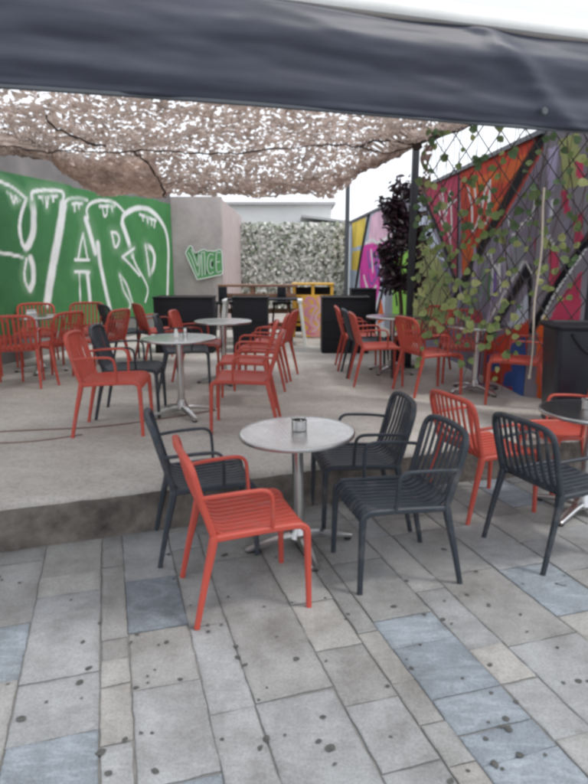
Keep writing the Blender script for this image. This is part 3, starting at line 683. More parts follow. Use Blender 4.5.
HEM = [(-4.3, 7.3, 3.0), (-3.7, 7.4, 2.98), (-3.18, 7.45, 2.97), (-2.98, 7.75, 2.95), (-2.93, 8.1, 2.82), (-2.80, 8.35, 2.68), (-2.5, 8.4, 2.60), (-1.79, 8.4, 2.56), (-1.66, 8.4, 2.61), (-.59, 8.4, 2.58), (.48, 8.4, 2.58), (.73, 8.2, 2.72), (.87, 7.8, 2.84), (1.07, 7.5, 2.93), (1.37, 7.4, 3.07), (1.62, 7.2, 3.16)]
def camo_net():
    nu, nv = 230, 185
    hx = np.array(HEM); L = np.concatenate([[0], np.cumsum(np.hypot(np.diff(hx[:, 0]), np.diff(hx[:, 1])))]); L /= L[-1]
    V, keep, C = [], [], []
    U = np.linspace(0, 1, nu)
    H = np.stack([np.interp(U, L, hx[:, k]) for k in range(3)], 1)
    for k in range(3): H[2:-2, k] = np.convolve(H[:, k], np.ones(5) / 5, 'valid')
    rng = np.random.RandomState(4)
    for i, u in enumerate(U):
        F_ = np.array([-4.6 + 7.3 * u, 4.25 + .25 * u, 3.14]); Hh = H[i]
        Rr = np.array([Hh[0] * .93 - .0, 6.9 + .25 * math.sin(u * 3.14), 2.93 + .10 * u]) if True else 0
        if Hh[1] < 7.7: Rr = F_ * .08 + np.array([Hh[0], Hh[1] - .25, max(Hh[2], 2.95)]) * .92
        for k in range(nv):
            v = k / (nv - 1)
            if v < .66:
                t = v / .66; p = F_ * (1 - t) + Rr * t; p[2] -= .09 * math.sin(math.pi * t) * (1 + .4 * math.sin(u * 17))
            else:
                t = (v - .66) / .34; p = Rr * (1 - t) + Hh * t; p[2] -= .05 * math.sin(math.pi * t) * (1 + .5 * math.sin(u * 23))
            V.append(p + rng.randn(3) * (.007, .007, .009))
    V = np.array(V); gu, gv = np.meshgrid(U * 60, np.linspace(0, 1, nv) * 45, indexing='ij')
    V[:, 2] += ((noise2(gu * .35, gv * .35, 31) - .5) * .16).ravel() + ((noise2(gu * 1.6, gv * 1.6, 33) - .5) * .05).ravel()
    big = noise2(gu * .5 + 9, gv * .5, 47, 2); n2 = noise2(gu * .22, gv * .22, 43, 3)
    vv = np.linspace(0, 1, nv)[None, :] * np.ones((nu, 1))
    drape = np.clip((vv - .70) / .06, 0, 1); brown = ((H[:, 0] > -2.96) & (H[:, 0] < -1.74))[:, None] * np.ones((1, nv)); low = np.clip((vv - .80) / .12, 0, 1)
    r = empty('camouflage_net', (-1, 6, 3), 0, 'beige brown camouflage net full of small holes, sagging over the terrace', 'net')
    O = np.array((-1, 6, 3)); TONES = np.array([(.48, .405, .365), (.41, .335, .295), (.54, .465, .425), (.35, .28, .245), (.45, .375, .33)])
    for lay in range(2):                                            # scraps of cloth in two layers, each cut full of holes
        n1 = noise2(gu * 2.9 + 11 * lay, gv * 3.1, 41 + lay, 2)
        dens = (.50 if lay == 0 else .555) + .14 * (n2 - .5) - drape * .03 - low * .17 - drape * .34 * brown
        gone = (n1 + (rng.rand(nu, nv) - .5) * .46) < dens
        W_ = V - O + np.array((.013, .017, .05)) * lay; W_[:, 2] += lay * ((noise2(gu * .9, gv * .9, 61) - .5) * .06).ravel()
        Fc = [(i * nv + k, (i + 1) * nv + k, (i + 1) * nv + k + 1, i * nv + k + 1) for i in range(nu - 1) for k in range(nv - 1) if not gone[i, k]]
        tone = TONES[(noise2(gu * 1.3 + 5 * lay, gv * 1.3, 71 + lay, 3) * 9.99).astype(int) % 5]
        c = tone * (.95 + .4 * big[..., None]) * (1 + .16 * (drape * brown)[..., None])  # light on the drape's front is put into its cloth colour as a lighter tone
        raw('net_cloth', [tuple(p) for p in W_], Fc, M['netm'], r, c.reshape(-1, 3))
    V = V - O
    # frayed strip hanging beside the trellis post
    V2, F2 = [], []; C2 = []
    for k in range(26):
        for i in range(6):
            V2.append((1.50 + .10 * (i / 5) + .02 * math.sin(k * .5 + i) + 1, 7.45 + .03 * math.sin(i * 2 + k * .3) - 6, 3.12 - .62 * k / 25 - 3)); C2.append((.30, .21, .18))
    for k in range(25):
        for i in range(5):
            if random.random() > .13: F2.append((k * 6 + i, k * 6 + i + 1, (k + 1) * 6 + i + 1, (k + 1) * 6 + i))
    raw('hanging_strip', V2, F2, M['netm'], r, np.array(C2))
    def rope(pts, w=.012):
        P = [Vector(p) + Vector((random.uniform(-.02, .02), random.uniform(-.02, .02), random.uniform(-.012, .012))) for p in cr(pts, 7)]
        mb = MB(); mb.sweep([p - Vector((-1, 6, 3)) for p in P], [w * random.uniform(.6, 1.5) for _ in P], None, 6); mb.build('rope', M['ropem'], r)
    def nv_(u, v):
        i = int(u * (nu - 1)); k = int(v * (nv - 1)); return tuple(V[i * nv + k] + np.array((-1, 6, 3 - .045)))
    rope([nv_(u, .655) for u in np.linspace(.02, .97, 14)], .0075)
    rope([nv_(.345, .30), nv_(.352, .40), nv_(.385, .56)], .011)
    rope([nv_(.42, .655), nv_(.435, .73), nv_(.45, .83), nv_(.452, .97)], .010)
    rope([nv_(.94, .42), nv_(.925, .52), nv_(.93, .62)], .013); rope([nv_(.80, .66), nv_(.87, .62), nv_(.93, .60), nv_(.985, .55)], .010)
    mb = MB(); bm_ = bmesh.ops.create_icosphere(mb.bm, subdivisions=2, radius=.06)
    for v in bm_['verts']: v.co = v.co * random.uniform(.75, 1.2)
    k = mb.build('knot', M['ropem'], r); k.location = Vector(nv_(.93, .61)) - Vector((-1, 6, 3))
camo_net()

# ================================================================ CHAIRS
def make_chair(mt, label, group):
    root = empty('armchair', (0, 0, 0), 0, label, 'chair', group)
    Y = Vector((0, 1, 0))
    # seat: nine strips that roll over the front edge, carried by two side rails
    mb = MB()
    prof = [(.268, .392), (.262, .420), (.243, .440), (.212, .449), (.10, .447), (-.08, .439), (-.150, .441), (-.186, .462), (-.203, .492)]
    PR = cr([(x, 0, z) for x, z in prof], 4)
    for i in range(9):
        y = -.192 + .048 * i
        mb.sweep([(p.x - .012 * (1 - (y / .2) ** 2) * (1 if p.x < -.15 else 0), y * (1 if p.x > -.1 else 1), p.z - .012 * (1 - (y / .24) ** 2) * (1 if -.15 < p.x < .2 else .5)) for p in PR], .0195, .008, 8, sq=1.5, side=Y)
    for s in (-1, 1):
        mb.sweep(cr([(.266, s * .234, .385), (.262, s * .234, .418), (.240, s * .234, .437), (.205, s * .234, .445), (.05, s * .234, .443), (-.12, s * .234, .436), (-.20, s * .234, .432)], 4), .017, .017, 8, sq=1.5)
    mb.sweep([(.248, -.23, .418), (.248, .23, .418)], .009, .012, 6); mb.sweep([(-.16, -.23, .428), (-.16, .23, .428)], .010, .010, 6); mb.sweep([(.05, -.23, .427), (.05, .23, .427)], .009, .008, 6)
    mb.build('seat', mt, root)
    # back: hoop of the uprights and the top rail, filled with strips
    mb = MB()
    def bx(z, y): return -.190 - .105 * ((z - .43) / .39) ** .9 - .022 * (1 - (y / .235) ** 2) * min(1, (z - .43) / .2)
    hoop = [(bx(.44, .235), -.235, .44), (bx(.52, .235), -.237, .52), (bx(.62, .235), -.240, .62), (bx(.72, .235), -.242, .72), (bx(.772, .23), -.236, .772), (bx(.808, .2), -.205, .808), (bx(.820, .14), -.14, .822), (bx(.824, 0), 0, .826)]
    hoop = hoop + [(x, -y, z) for x, y, z in reversed(hoop[:-1])]
    mb.sweep(cr(hoop, 4), .0165, .0165, 8, sq=1.4)
    for i in range(8):
        y = -.184 + .0526 * i; ln = []
        for k in range(10):
            z = .478 + (.818 - .478) * k / 9; ln.append((bx(z, y) - (0 if k else -.004), y, z))
        mb.sweep(ln, [.0165 - .0055 * min(1, k / 3) for k in range(10)], .0075, 8, sq=1.5, side=Y)
    mb.build('backrest', mt, root)
    for s in (-1, 1):
        mb = MB(); mb.sweep(cr([(bx(.64, .24), s * .242, .640), (-.14, s * .257, .650), (-.02, s * .262, .655), (.045, s * .262, .652), (.078, s * .260, .625), (.086, s * .254, .56), (.088, s * .240, .447)], 5), .0125, .0095, 8, sq=1.4); mb.build('armrest', mt, root)
        mb = MB(); mb.sweep(cr([(.274, s * .240, 0), (.270, s * .237, .2), (.266, s * .234, .36), (.262, s * .234, .418)], 4), [.0138, .0138, .0142, .0148, .0154, .016, .0165, .017, .0175, .018, .018, .0178, .017], None, 8, sq=1.5); mb.build('leg', mt, root)
        mb = MB(); mb.sweep(cr([(-.290, s * .252, 0), (-.248, s * .246, .2), (-.206, s * .238, .38), (-.193, s * .235, .45)], 4), [.0138, .0138, .0144, .015, .016, .017, .018, .019, .0198, .0205, .0205, .0195, .0175], None, 8, sq=1.5); mb.build('leg', mt, root)
    return root
GC = 'slatted plastic armchairs set around the cafe tables'
RED0 = make_chair(M['red'], '', GC); DARK0 = make_chair(M['dark'], '', GC)
used = {'r': False, 'd': False}
CHAIRS = [  # kind, x, y, height, heading, label
 ('r', -.26, 2.865, 0, 18, 'bright red slatted armchair in the street, closest to the camera'),
 ('d', -.545, 3.44, 0, 15, 'charcoal armchair behind the closest red one, back to the stained riser'),
 ('d', .43, 3.81, 0, 187, 'charcoal armchair half hidden behind its twin, beyond the closest steel table'),
 ('d', .555, 3.13, 0, 193, 'charcoal armchair seen whole, directly in front of its half hidden twin'),
 ('r', 1.325, 4.03, 0, 21, 'red armchair between three charcoal ones, below the hanging leaves'),
 ('d', 1.556, 3.374, 0, 21, 'charcoal armchair turned away towards the cropped steel table'),
 ('r', 2.15, 4.45, 0, 186, 'red armchair below the bin, cut off by the edge of the photo'),
 ('r', -1.53, 4.97, FZ, 4, 'red armchair on the terrace seen side on, in front of a charcoal one'),
 ('d', -1.53, 5.55, FZ, 5, 'charcoal armchair on the terrace just behind the side-on red one'),
 ('d', -1.24, 6.75, FZ, 8, 'charcoal armchair on the terrace beyond the green-reflecting table'),
 ('r', -1.17, 7.32, FZ, 0, 'red armchair just beyond the charcoal one, before the wide black planter box'),
 ('d', -2.42, 8.6, FZ, 35, 'charcoal armchair standing against the letter R of the mural'),
 ('r', -1.98, 8.75, FZ, 30, 'red armchair standing before the letter D of the mural'),
 ('r', -.41, 5.03, FZ, 180, 'front red armchair of the row of four facing the mural'),
 ('r', -.48, 5.98, FZ, 181, 'second red armchair in the row of four facing the mural'),
 ('r', -.38, 6.78, FZ, 178, 'third red armchair in the row of four facing the mural'),
 ('r', -.28, 7.40, FZ, 170, 'last red armchair in the row of four facing the mural'),
 ('r', .87, 8.07, FZ, 0, 'red armchair with its back against the black box near the yellow stand'),
 ('d', .93, 7.56, FZ, 3, 'charcoal armchair squeezed between two red ones beside the square black box'),
 ('r', .97, 7.03, FZ, 2, 'red armchair in front of the squeezed charcoal one, near the black box'),
 ('r', 1.47, 6.50, FZ, 17, 'red armchair with broad back turned, beside the black trellis post'),
 ('r', 1.72, 8.0, FZ, 215, 'red armchair beyond the trellis post, facing out under the purple shrub'),
 ('r', 2.03, 7.2, FZ, 262, 'red armchair in the middle behind the leafy trellis'),
 ('r', 2.26, 6.0, FZ, 160, 'red armchair behind the trellis next to the bin'),
 ('r', -2.92, 7.22, FZ, 158, 'red armchair with its seat towards the letter Y of the mural'),
 ('r', -3.20, 6.87, FZ, 108, 'red armchair cut off by the edge, showing its broad back'),
 ('r', -3.64, 8.45, FZ, -72, 'red armchair against the mural under the stem of the Y'),
 ('r', -3.02, 8.62, FZ, -85, 'red armchair against the mural under the letter A'),
 ('r', -2.46, 7.62, FZ, 165, 'red armchair just behind the side-on red one, near the mural'),
 ('r', -3.92, 7.72, FZ, -8, 'red armchair tucked in the corner by the mural, mostly out of frame'),
]
for kd, x, y, z, h, lb in CHAIRS:
    p = RED0 if kd == 'r' else DARK0
    o = copy_tree(p) if used[kd] else p; used[kd] = True
    o.location = (x, y, z); o.rotation_euler = (0, 0, R(h)); o['label'] = lb

# ================================================================ TABLES
def make_table(label):
    root = empty('bistro_table', (0, 0, 0), 0, label, 'table', 'round steel bistro tables')
    mb = MB(); mb.lathe([(0, .728), (.30, .728), (.325, .7275), (.325, .712), (0, .712)], 64); tp = mb.build('tabletop', M['top'], root, 30)
    mb = MB(); mb.lathe([(.322, .7285), (.331, .7300), (.338, .7265), (.340, .718), (.338, .708), (.331, .704), (.322, .705)], 64); mb.build('rim', M['alu'], tp)
    mb = MB(); mb.lathe([(.095, .711), (.095, .703), (.04, .696), (.034, .69), (.034, .12), (.034, .09)], 32); mb.build('column', M['steel'], root)
    mb = MB(); mb.lathe([(0, .150), (.036, .150), (.040, .145), (.044, .12), (.062, .088), (.070, .07), (.064, .050), (0, .048)], 32); hub = mb.build('hub', M['alu'], root)
    for k in range(4):
        a = k * math.pi / 2; c, s = math.cos(a), math.sin(a)
        mb = MB(); mb.sweep(cr([(.040 * c, .040 * s, .072), (.12 * c, .12 * s, .066), (.22 * c, .22 * s, .048), (.305 * c, .305 * s, .030), (.332 * c, .332 * s, .024)], 4), [.036 - .0009 * j for j in range(17)], [.024 - .0007 * j for j in range(17)], 10, sq=1.4)
        lg = mb.build('foot', M['alu'], root)
        mb = MB(); mb.lathe([(0, .024), (.020, .024), (.022, .018), (.022, 0), (0, 0)], 16, (.310 * c, .310 * s, 0)); mb.build('foot_pad', M['rubber'], lg)
    return root
T0 = make_table('round steel table in the street with a small steel pot, between four armchairs')
T0.location = (.035, 3.39, 0); T0.rotation_euler = (R(.4), R(-1.6), R(15))
TABLES = [
 (1.99, 3.88, 0, 40, 'round steel table in the street cut off by the edge, below the bin'),
 (-1.05, 5.46, FZ, 32, 'round steel table on the terrace whose top reflects the green mural'),
 (-.84, 7.12, FZ, 20, 'round steel table on the terrace in front of the square black box'),
 (-3.33, 7.80, FZ, 10, 'round steel table among the red armchairs beside the mural'),
 (1.27, 7.75, FZ, 50, 'round steel table near the purple shrub, between red armchairs'),
 (2.0, 6.52, FZ, 25, 'round steel table behind the leafy trellis'),
]
for x, y, z, h, lb in TABLES:
    o = copy_tree(T0); o.location = (x, y, z); o.rotation_euler = (0, 0, R(h)); o['label'] = lb
def pot(x, y, z, label):
    r = empty('steel_pot', (x, y, z), R(20), label, 'pot', 'steel pots on the street tables')
    mb = MB(); mb.lathe([(0, .001), (.043, .001), (.045, .004), (.045, .058), (.047, .062), (.045, .064), (.041, .062), (.041, .008), (0, .006)], 40); mb.build('body', M['steel'], r)
    mb = MB(); mb.lathe([(0, .050), (.0405, .050), (.0405, .046), (0, .046)], 24); mb.build('contents', M['soil'], r)
    for k in range(3):
        a = k * 2.094 + .4; mb = MB(); mb.sweep([(.040 * math.cos(a), .040 * math.sin(a), .060), (.043 * math.cos(a), .043 * math.sin(a), .072), (.050 * math.cos(a), .050 * math.sin(a), .064)], .004, .003, 8); mb.build('notch', M['steel'], r)
pot(.030, 3.40, .7295, 'small round steel pot standing on the closest steel table')
pot(1.985, 3.93, .7285, 'small round steel pot on the table cut off by the edge')
for dx, lb in ((-.02, 'white shaker on the green-reflecting table'), (.055, 'steel capped shaker on the green-reflecting table')):
    r = empty('shaker', (-1.06 + dx, 5.50 + dx * .6, FZ + .7285), 0, lb, 'shaker')
    mb = MB(); mb.lathe([(0, 0), (.019, 0), (.020, .004), (.017, .055), (0, .055)], 20); mb.build('body', M['white'] if dx < 0 else M['steel'], r)
    mb = MB(); mb.lathe([(.0175, .053), (.018, .066), (.012, .076), (0, .078)], 20); mb.build('cap', M['steel'], r)
r = empty('napkin_holder', (-3.36, 7.72, FZ + .7285), R(30), 'small pale napkin holder on the table beside the mural', 'holder')
mb = MB(); mb.box((0, 0, .045), (.11, .03, .085), 0, .003); mb.build('napkins', M['canvas'], r)
mb = MB(); mb.box((0, -.022, .03), (.12, .004, .06), 0, .001); mb.box((0, .022, .03), (.12, .004, .06), 0, .001); mb.box((0, 0, .0015), (.12, .05, .003)); mb.build('holder_frame', M['steel'], r)

# ================================================================ BOXES, BAR AND STANDS AT THE BACK
def ribbed_box(x, y, wd, dp, ht, label, rz=0):
    r = empty('planter_box', (x, y, FZ), rz, label, 'planter box')
    mb = MB(); mb.box((0, 0, ht / 2), (wd, dp, ht), 0, .012); b = mb.build('body', M['black'], r)
    mb = MB()
    for z in (.30, .60):
        mb.box((0, -dp / 2 - .003, ht * z), (wd - .02, .012, .022), 0, .004)
    mb.build('rib', M['black'], b)
    mb = MB()
    mb.box((0, -dp / 2 + .005, ht + .012), (wd + .02, .03, .028), 0, .006); mb.box((0, dp / 2 - .005, ht + .012), (wd + .02, .03, .028), 0, .006)
    for s in (-1, 1): mb.box((s * (wd / 2 - .005), 0, ht + .012), (.03, dp - .05, .026), 0, .006)
    mb.build('rim', M['black'], r)
    mb = MB(); mb.box((0, 0, ht + .004), (wd - .06, dp - .06, .02)); mb.build('soil', M['soil'], r)
    return r
ribbed_box(.81, 9.70, .74, .56, .86, 'square black ribbed box beside the yellow stand')
ribbed_box(-.69, 9.70, .55, .50, .86, 'narrow black ribbed box in front of the white trestle table')
ribbed_box(-1.74, 9.70, .92, .50, .86, 'wide black ribbed box in front of the mural letter D')
ribbed_box(1.17, 10.35, .42, .40, .96, 'taller black box behind the square ribbed one')
# white trestle table with a dark slatted top
r = empty('trestle_table', (-.54, 10.55, FZ), 0, 'white framed trestle table with dark top behind the narrow black box', 'table')
for s in (-1, 1):
    f = MB()
    f.sweep([(s * .74, -.26, 0), (s * .64, -.22, .76)], .035, .03, 8, sq=1.8); f.sweep([(s * .74, .26, 0), (s * .64, .22, .76)], .035, .03, 8, sq=1.8)
    f.box((s * .64, 0, .765), (.09, .52, .05), 0, .006); f.box((s * .70, 0, .28), (.05, .44, .045), 0, .006); f.build('trestle', M['white'], r)
mb = MB()
for k in range(4): mb.box((0, -.21 + .14 * k, .79 + .003), (1.20, .125, .03), 0, .004)
mb.build('tabletop', M['black'], r)
# brown pallet bar
r = empty('wooden_bar', (-.66, 11.25, FZ), 0, 'brown wooden bar counter of rails and posts below the leafy screen', 'bar')
mb = MB(); mb.box((0, 0, 1.0), (1.45, .42, .035), 0, .004); mb.build('counter', M['wood'], r)
for x in (-.66, -.1, .56):
    for y in (-.17, .17): mb = MB(); mb.box((x, y, .49), (.07, .06, .98), 0, .004); mb.build('post', M['wood'], r)
for z in (.82, .55, .28): mb = MB(); mb.box((0, -.215, z), (1.40, .02, .09), 0, .003); mb.build('rail', M['wood'], r)
# two dark bar stools
def stool(x, label):
    r = empty('bar_stool', (x, 10.98, FZ), 0, label, 'stool', 'bar stools at the wooden bar')
    mb = MB(); mb.box((0, 0, .70), (.34, .34, .04), 0, .012); mb.build('seat', M['black'], r)
    mb = MB(); mb.box((0, -.16, .86), (.16, .025, .26), 0, .008); mb.build('backrest', M['black'], r)
    for a in (-1, 1):
        for b in (-1, 1): mb = MB(); mb.sweep([(a * .19, b * .19, 0), (a * .14, b * .14, .69)], .014, .014, 8, sq=1.5); mb.build('leg', M['black'], r)
    mb = MB()
    for a in (-1, 1): mb.sweep([(a * .177, -.177, .24), (a * .177, .177, .24)], .010, .010, 6); mb.sweep([(-.177, a * .177, .24), (.177, a * .177, .24)], .010, .010, 6)
    mb.build('footrest', M['black'], r)
stool(-1.27, 'dark bar stool at the white table leg nearest the green sign')
stool(-.22, 'dark bar stool between the narrow black box and the yellow stand')
# yellow stand with a pink scrawled board
r = empty('display_stand', (.36, 11.75, FZ), 0, 'yellow wooden stand with open top shelf and pink scrawled board', 'stand')
for x in (-.36, .0, .36):
    for y in (-.18, .18): mb = MB(); mb.box((x, y, .5), (.055, .05, 1.0), 0, .004); mb.build('post', M['yellow'], r)
mb = MB(); mb.box((0, 0, 1.015), (.80, .44, .035), 0, .004); mb.build('top', M['yellow'], r)
mb = MB(); mb.box((0, -.19, .79), (.66, .04, .05), 0, .003); mb.box((0, -.19, .25), (.66, .04, .05), 0, .003); mb.build('rail', M['yellow'], r)
mb = MB(); mb.box((0, .10, .80), (.74, .02, .30)); mb.box((0, .10, .2), (.74, .02, .25)); mb.build('back_panel', M['black'], r)
mb = MB(); mb.box((.0, .04, .52), (.66, .02, .46), 0, .003); mb.build('front_panel', M['yellow'], r)
def scrawl():
    nx, nz = 60, 100; X, Z = np.meshgrid(np.linspace(-.21, .19, nx), np.linspace(.02, .80, nz), indexing='ij')
    C = np.ones(X.shape + (3,)) * np.array((.80, .46, .10))
    n = noise2(X * 9 + 2, Z * 9, 51, 3); C[n > .58] = (.75, .36, .34)
    for pts, c in (([(-.15, .7), (-.05, .76), (.05, .66), (-.08, .55), (-.15, .45), (.0, .38), (.1, .48)], (.72, .30, .42)), ([(.12, .72), (.15, .55), (.05, .4), (.12, .25), (.0, .12)], (.75, .50, .55)), ([(-.15, .3), (-.05, .2), (-.12, .1), (.02, .08)], (.70, .22, .36)), ([(-.02, .62), (.08, .58), (.02, .5), (-.04, .3), (.06, .2)], (.75, .45, .52))):
        P = cr([(a, b, 0) for a, b in pts], 6); D = np.full(X.shape, 9.)
        for a, b in zip(P, P[1:]):
            dx, dy = b.x - a.x, b.y - a.y; t = np.clip(((X - a.x) * dx + (Z - a.y) * dy) / (dx * dx + dy * dy + 1e-9), 0, 1); D = np.minimum(D, np.hypot(X - a.x - t * dx, Z - a.y - t * dy))
        C[D < .022] = c
    V = [(x, -.29 + .07 * z, z) for x, z in zip(X.ravel(), Z.ravel())]
    Fc = [(i * nz + k, (i + 1) * nz + k, (i + 1) * nz + k + 1, i * nz + k + 1) for i in range(nx - 1) for k in range(nz - 1)]
    o = raw('board', V, Fc, M['paint'], r, C.reshape(-1, 3)); s = o.modifiers.new('thickness', 'SOLIDIFY'); s.thickness = .012; s.offset = -1
scrawl()

# small green VICE sign on the concrete wall (2-D outline in metres, sign plane at y = 13.26)
def vice_sign():
    r = empty('sign_board', (-2.41, 13.70, 1.355), 0, 'small green cut-out sign with white lettering VICE on the concrete wall', 'sign')
    k = .0222
    def q(l): return [((x - 118) / 7.35 * k, (408 - y) / 7.35 * k) for x, y in l]
    out = q([(118, 218), (150, 168), (168, 176), (182, 212), (200, 215), (222, 205), (238, 196), (262, 192), (275, 203), (300, 202), (330, 206), (352, 198), (368, 192), (386, 206), (388, 290), (386, 366), (345, 380), (290, 392), (210, 408), (190, 392)])
    f = lambda a, b, h: (a, -h, b)
    mb = MB(); mb.prism(out, .03, f); mb.build('board', M['signgreen'], r)
    def rib(pts, w, y, closed=False, sm=3):
        mb_ = MB(); P = [(a, y, b) for a, b in pts]
        if closed: P = P + P[:1]
        mb_.sweep(cr(P, sm), w, .004, 6, side=Vector((0, 0, 1)) if False else None, up=Vector((0, 1, 0))); return mb_
    rib(out, .012, -.032, True, 2).build('border', M['signwhite'], r)
    L = [[(140, 215), (165, 270), (205, 385), (218, 320), (228, 232)], [(160, 190), (185, 255), (204, 312), (212, 262), (216, 225)],
         [(236, 215), (236, 385)], [(258, 210), (258, 378)], [(236, 215), (258, 210)],
         [(325, 232), (298, 225), (280, 262), (276, 330), (292, 368), (322, 355)], [(318, 262), (302, 275), (300, 320), (318, 326)],
         [(376, 218), (346, 222), (344, 352), (376, 346)], [(346, 284), (370, 280)]]
    for l in L: rib(q(l), .009, -.033).build('letter_stroke', M['signwhite'], r)
    for l in ([(190, 215), (200, 250), (208, 214)], [(306, 285), (322, 280), (320, 312), (306, 314)], [(268, 330), (270, 372), (278, 366)]):
        mb = MB(); mb.prism(q(l), .034, f); mb.build('dark_gap', M['black'], r)
vice_sign()

# thin grey pole holding the net
r = empty('net_pole', (1.0, 11.7, FZ), 0, 'thin grey pole holding the net before the leafy screen', 'pole')
mb = MB(); mb.lathe([(0, 2.95), (.042, 2.95), (.042, .012), (.042, .0)], 20); mb.build('shaft', M['pole'], r)
mb = MB(); mb.lathe([(0, .012), (.11, .012), (.11, 0), (0, 0)], 20); mb.build('base_plate', M['pole'], r)

# ================================================================ PLANTS
def leaf_mesh(items, shape):
    """items: (centre, axis a, axis b, size, colour); shape: list of (a,b,bend) rim points"""
    V, Fc, C = [], [], []; n = len(shape)
    for c, a, b, s, col in items:
        k = len(V); nn = a.cross(b); V.append(tuple(c - nn * (.10 * s))); C.append(col)
        for (p, q, e) in shape: V.append(tuple(c + a * (p * s) + b * (q * s) + nn * (e * s))); C.append(tuple(x * 1.12 for x in col))
        for i in range(n): Fc.append((k, k + 1 + i, k + 1 + (i + 1) % n))
    return V, Fc, np.array(C)
OVAL = [(1.25, 0, -.25), (.75, .42, .05), (0, .55, .08), (-.7, .38, .05), (-1.05, 0, 0), (-.7, -.38, .05), (0, -.55, .08), (.75, -.42, .05)]
ROUND = [(math.cos(t) * (1.0 if k else 1.38) * (.80 if k in (5, 6) else 1), math.sin(t) * .92, .14 * math.cos(2 * t)) for k, t in enumerate([i * math.tau / 11 for i in range(11)])]
def frame(n, rng):
    n = n.normalized(); u = Vector((rng.uniform(-1, 1), rng.uniform(-1, 1), rng.uniform(-1, 1))); a = (u - n * u.dot(n)).normalized(); return a, n.cross(a)
def purple_shrub():
    x0, y0 = 1.53, 8.75; rng = random.Random(12)
    r = empty('purple_shrub', (x0, y0, FZ), 0, 'tall narrow shrub with dark purple leaves beside the graffiti wall', 'shrub')
    pts = [(0, 0, .30), (.03, .02, .7), (-.02, 0, 1.2), (.02, .02, 1.7), (-.03, 0, 2.2), (-.06, 0, 2.55)]
    mb = MB(); mb.sweep(cr(pts, 4), [.035 - .0012 * k for k in range(21)], None, 8); tips = []
    for i in range(40):
        z = rng.uniform(.95, 2.35); a = rng.uniform(0, math.tau); L = rng.uniform(.15, .36) * (1.15 if z > 1.9 else .9)
        p0 = Vector((0, 0, z)); p1 = p0 + Vector((math.cos(a) * L, math.sin(a) * L, rng.uniform(-.02, .24))); mid = (p0 + p1) / 2 + Vector((0, 0, .04))
        mb.sweep([p0, mid, p1], [.010, .007, .004], None, 5); tips += [(p0 * (1 - t) + p1 * t) for t in (.45, .65, .8, .9, 1, 1.05)]
    mb.build('trunk', M['bark'], r)
    it = []
    for p in tips:
        for k in range(7):
            c = p + Vector((rng.gauss(0, .055), rng.gauss(0, .055), rng.gauss(0, .06))); a, b = frame(Vector((rng.uniform(-1, 1), rng.uniform(-1, 1), rng.uniform(.1, 1.2))), rng)
            col = rng.choice(((.030, .018, .028), (.045, .022, .038), (.022, .016, .024), (.06, .030, .045), (.035, .030, .025))); it.append((c, a, b, rng.uniform(.034, .058), col))
    V, Fc, C = leaf_mesh(it, OVAL); raw('crown', V, Fc, M['purple'], r, C)
    mb = MB(); mb.lathe([(0, .0), (.15, .0), (.19, .30), (.205, .30), (.205, .34), (.185, .34), (.18, .31), (0, .31)], 28); mb.build('pot', M['black'], r)
purple_shrub()

